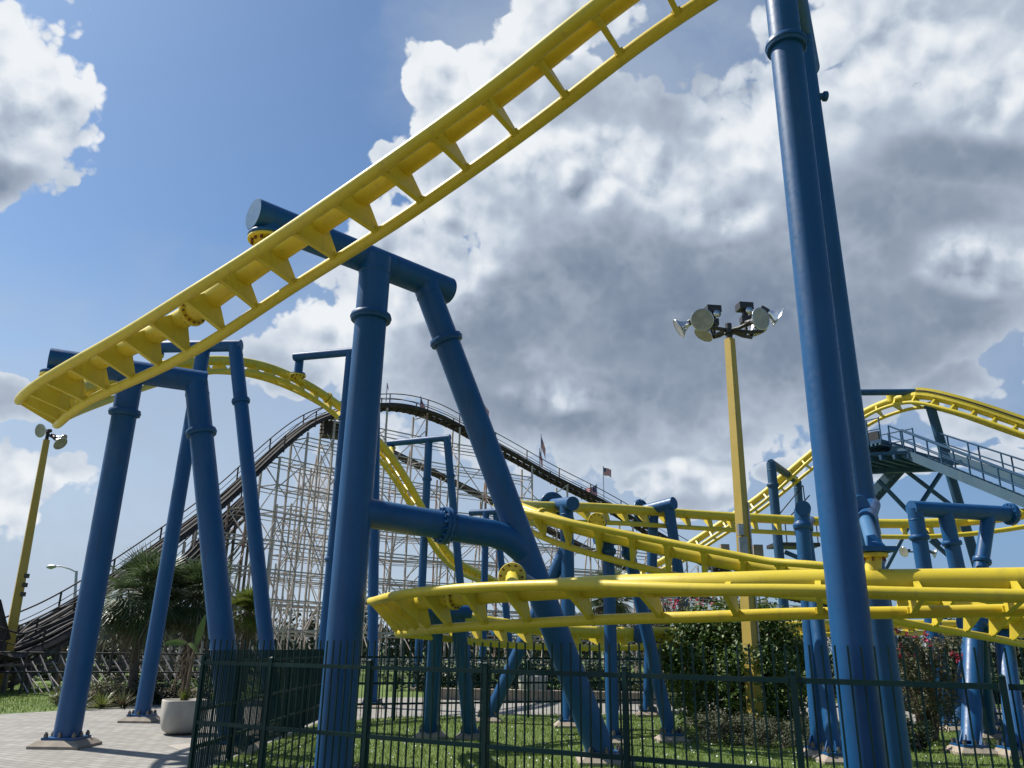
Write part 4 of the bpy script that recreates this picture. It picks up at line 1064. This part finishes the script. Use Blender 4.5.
for i, (px, py, d, lab, m_) in enumerate(((92, 700, 22.8, 'low olive shrub at the left of the palm bed', 'leaf_olive'), (118, 698, 23.4, 'low dull shrub in front of the leftmost palm', 'leaf_grey'), (172, 698, 23.6, 'dark rounded shrub between the two palms', 'leaf_dark'), (150, 696, 24.2, 'dark low shrub behind the splayed blue leg', 'leaf_dark'))):
    bush('bed_shrub', lab, 'shrub', at(px, py, d), [((-.3, 0, .3), .7, .5, .38), ((.4, .1, .35), .6, .5, .42)], 2400, .09, .03, m_, 4, 'shrubs of the palm bed')
# planter plants
p = Vector((pc.x, pc.y, .58))
root = thing('banana_plant', 'young broad leaved banana plant growing in the cream planter', 'plant', p)
MB().tube([p, p+Vector((.03, 0, .5)), p+Vector((.06, 0, 1.0))], [.045, .035, .02], 8).tube([p+Vector((.03, .0, .6)), p+Vector((-.1, -.03, 1.05)), p+Vector((-.25, -.05, 1.12))], [.02, .014, .01], 6).build('stem', 'palm_dead', root)
def broad(mb, a, dirv, l, w, droop):
    a = Vector(a); dirv = Vector(dirv).normalized(); x = dirv.cross(Vector((.2, -1, .3))).normalized(); n = x.cross(dirv); pts = []
    for k in range(9):
        t_ = k/8; c = a+dirv*l*t_-Z*droop*t_*t_; ww = w*.72*math.sin(math.pi*min(1, t_*.93+.06))**.8; pts += [c-x*ww+n*ww*.25, c, c+x*ww+n*ww*.25]
    mb.add(pts, [(3*k+j, 3*k+j+1, 3*k+j+4, 3*k+j+3) for k in range(8) for j in (0, 1)], True)
mb = MB(); broad(mb, p+Vector((.07, 0, .95)), (.18, 0, 1), .62, .09, .0); mb.build('leaf', 'banana', root)
mb = MB(); broad(mb, p+Vector((-.12, 0, 1.02)), (-1, -.15, .12), .42, .085, .06); mb.build('leaf', 'banana', root)
mb = MB(); broad(mb, p+Vector((-.08, 0, 1.02)), (.9, -.4, -.1), .3, .06, .18); mb.build('leaf', 'banana', root)
root = thing('fern', 'spray of spiky green leaves round the banana stem in the planter', 'plant', p); tuft(MB(), p-Z*.02, 70, .36, .1, .014).build('leaves', 'palm_gold', root); MB().tube([p-Z*.03, p+Z*.05], .03, 6).build('crown', 'bark', root)
root = thing('dead_plant', 'dry pale hanging stalks at the back of the planter', 'plant', p+Vector((-.12, .15, 0)))
mb = MB()
for i in range(26):
    a = p+Vector((-.12+rng.gauss(0, .08), .12+rng.gauss(0, .06), rng.uniform(.3, .95))); mb.tube([a, a+Vector((rng.gauss(0, .05), 0, -.12)), a+Vector((rng.gauss(0, .08), 0, -.3))], [.012, .014, .006], 5)
mb.build('stalks', 'palm_dead', root); MB().tube([p+Vector((-.12, .15, -.03)), p+Vector((-.1, .15, .95))], [.03, .015], 7).build('stem', 'palm_dead', root)

# palms
def palm(px, d, ztop, r, label, m='palm', n=46, dead=26, trunk_r=.15, lean=0, fr=1.0):
    b = at(px, 690, d); b.z = 0; c = Vector((b.x+lean, b.y, ztop))
    root = thing('palm_tree', label, 'palm tree', b, 'palms in front of the wooden coaster')
    pts = [b.lerp(c, k/8)+Vector((.03*math.sin(k*1.3), 0, 0)) for k in range(9)]
    MB().tube(pts, [trunk_r*(1.25-.3*k/8+.06*(k % 2)) for k in range(9)], 14).build('trunk', 'bark', root)
    def frond(mb, el, az, le, segs, w, droop):
        d0 = Vector((math.cos(az)*math.cos(el), math.sin(az)*math.cos(el), math.sin(el)))
        x = Vector((-math.sin(az), math.cos(az), 0)); nn_ = x.cross(d0); pet = le*.48
        tip = c+d0*pet-Z*droop*pet*.15
        mb.tube([c, tip], [.018, .010], 4, caps=False)
        for k in range(segs):
            f = (k/(segs-1)-.5)*2; an = f*1.5; dd = (d0*math.cos(an)+x*math.sin(an)).normalized(); l_ = le*.62*(1-.25*abs(f))*rng.uniform(.85, 1.1)
            m1 = tip+dd*l_*.5-Z*droop*l_*.10+nn_*.02; e = tip+dd*l_-Z*droop*l_*.45; sx = dd.cross(nn_).normalized()*w
            mb.add([tip, m1+sx, e, m1-sx], [(0, 1, 2, 3)])
    mb = MB()
    for i in range(n): frond(mb, rng.uniform(-.8, 1.45), rng.random()*6.283, r*rng.uniform(.8, 1.08), 20, .020*fr, rng.uniform(.3, 1.0))
    mb.build('crown', m, root)
    if dead:
        mb = MB()
        for i in range(dead): frond(mb, rng.uniform(-1.35, -.55), rng.random()*6.283, r*rng.uniform(.6, .95), 14, .018*fr, rng.uniform(.5, 1.2))
        mb.build('dead_fronds', 'palm_dead', root)
palm(131, 24.5, 2.95, 1.7, 'leftmost palm, with a skirt of dead fronds, between the blue legs', n=120, dead=30, trunk_r=.11)
palm(184, 25.5, 3.0, 1.6, 'darker palm partly hidden behind the second leg of the portal frame', n=110, dead=16, trunk_r=.11)
palm(240, 30.5, 2.75, 1.1, 'small yellow green palm standing alone right of the portal frame', 'palm_gold', n=80, dead=14, trunk_r=.14)
palm(612, 24, 3.1, 1.05, 'palm behind the middle tracks, its crown between two thin blue legs', n=46, dead=10)
palm(436, 40, 2.9, .8, 'tiny far palm seen under the left turn of the lowest track', n=34, dead=4)
# hedges and far trees
hA, hB = at(425, 690, 32.5), at(720, 690, 30.5)
for i in range(7):
    q = hA.lerp(hB, i/6); w_ = 1.25
    bush('hedge_bush', ['dark hedge bush behind the left end of the low wall', 'dark hedge bush behind the left turn of the lowest track', 'dark hedge bush just left of the fluted planter', 'dark hedge bush just right of the fluted planter', 'dark hedge bush behind the largest raking leg', 'olive hedge bush behind the thin A-frame legs', 'olive hedge bush at the right end of the low wall'][i], 'hedge', q,
         [((-.4, 0, .55), w_, .6, .62), ((.5, .1, .6), w_*.8, .6, .66)], 2600, .13, .07, 'leaf_dark' if i < 5 else 'leaf_olive', 3, 'hedge bushes along the low wall')
far = [(150, 44, 3.0, 2.2), (200, 47, 2.6, 2.0), (262, 52, 3.4, 2.2), (300, 58, 5.0, 2.6), (345, 58, 5.6, 2.8), (395, 62, 4.2, 2.6), (440, 64, 5.0, 3.0), (490, 66, 4.4, 2.8), (545, 66, 4.2, 3.0), (600, 64, 4.6, 3.2), (655, 60, 5.2, 3.0), (700, 58, 5.0, 2.8), (815, 56, 4.2, 2.6), (880, 52, 3.6, 2.4), (935, 50, 3.8, 2.4), (985, 48, 4.0, 2.6), (1040, 46, 4.4, 2.6), (60, 60, 3.2, 2.4)]
names = ['between the leftmost palms', 'behind the second palm', 'behind the small golden palm', 'in the left of the white trestles', 'behind the near blue leg', 'right of the near blue leg', 'behind the distant blue frame', 'below the cross pipe', 'behind the raking leg', 'behind the middle tracks', 'left of the flowering bush', 'above the flowering bush', 'left of the tall columns', 'behind the tall columns', 'behind the oleander', 'behind the stout right frame', 'at the right edge', 'far behind the left portal leg']
for (px, d, h, r), nm in zip(far, names):
    b = at(px, 680, d); b.z = 0
    root = thing('tree', 'distant dark green tree '+nm, 'tree', b, 'distant trees beyond the rides')
    MB().tube([b, b+Z*h*.6], [.16, .08], 8).build('trunk', 'bark', root)
    leafmass(MB(), [(b+Vector((0, 0, h*.55)), r*.8, r*.6, h*.42), (b+Vector((-.4*r, 0, h*.4)), r*.6, r*.5, h*.34), (b+Vector((.45*r, .1, h*.45)), r*.6, r*.5, h*.36)], 1500, .34, .2, .3).build('crown', 'far_tree', root)
rr2 = random.Random(5)
mb = MB()
for i in range(60):
    x = -95+i*3.6+rr2.uniform(-1, 1); y = 92+rr2.uniform(-8, 14); h = rr2.uniform(2.5, 4.6)
    leafmass(mb, [((x, y, h*.5), 2.9, 1.8, h*.52)], 260, .8, .5, .3)
tag(mb.build('tree_line', 'far_tree'), 'dark continuous line of far trees along the horizon', 'trees', kind='stuff')
# dark hedge behind the run-out at far left
for i, (px, d, h_) in enumerate(((-20, 36, 1.3), (25, 37, 1.5), (70, 38, 1.4), (115, 39, 1.7), (160, 40, 1.5), (205, 42, 1.6), (250, 43, 1.5))):
    q = at(px, 680, d)
    bush('hedge_bush', ['dark hedge at the left edge behind the timber run-out', 'dark hedge behind the yellow pole base at far left', 'dark hedge behind the left leg of the portal frame', 'dark hedge behind the leftmost palm trunk', 'dark hedge between the two big palm trunks', 'dark hedge behind the second portal leg', 'dark hedge behind the small golden palm'][i], 'hedge', q,
         [((-.7, 0, h_*.5), 1.3, .7, h_*.55), ((.7, .1, h_*.45), 1.3, .7, h_*.5)], 2200, .17, .09, 'leaf_dark', 3, 'dark hedges behind the wooden coaster')
for i, (px, d) in enumerate(((845, 31), (905, 30.5), (965, 30), (1030, 29.5))):
    q = at(px, 680, d)
    bush('hedge_bush', ['dark hedge far behind the paired slender posts', 'dark hedge beyond the path behind the tall oleander', 'dark hedge beyond the path behind the low stout frame', 'dark hedge beyond the path at the right edge'][i], 'hedge', q,
         [((-.6, 0, .55), 1.15, .6, .65), ((.6, .1, .6), 1.1, .6, .7)], 2400, .15, .08, 'leaf_dark', 3, 'dark hedges beyond the path at right')
# dark rail fence in front of the wooden coaster at far left
ra, rb = at(-25, 690, 26.2), at(262, 690, 29.5); ra.z = rb.z = 0
s = thing('rail_fence', 'thin dark two-rail fence between the grass verge and the wooden coaster', 'fence', ra)
for i in range(8):
    q = ra.lerp(rb, i/7); MB().tube([q, q+Z*1.3], .035, 8).build('post', 'darkmetal', s)
for hz_ in (.68, 1.26): MB().tube([ra+Z*hz_, rb+Z*hz_], .028, 8).build('rail', 'darkmetal', s)
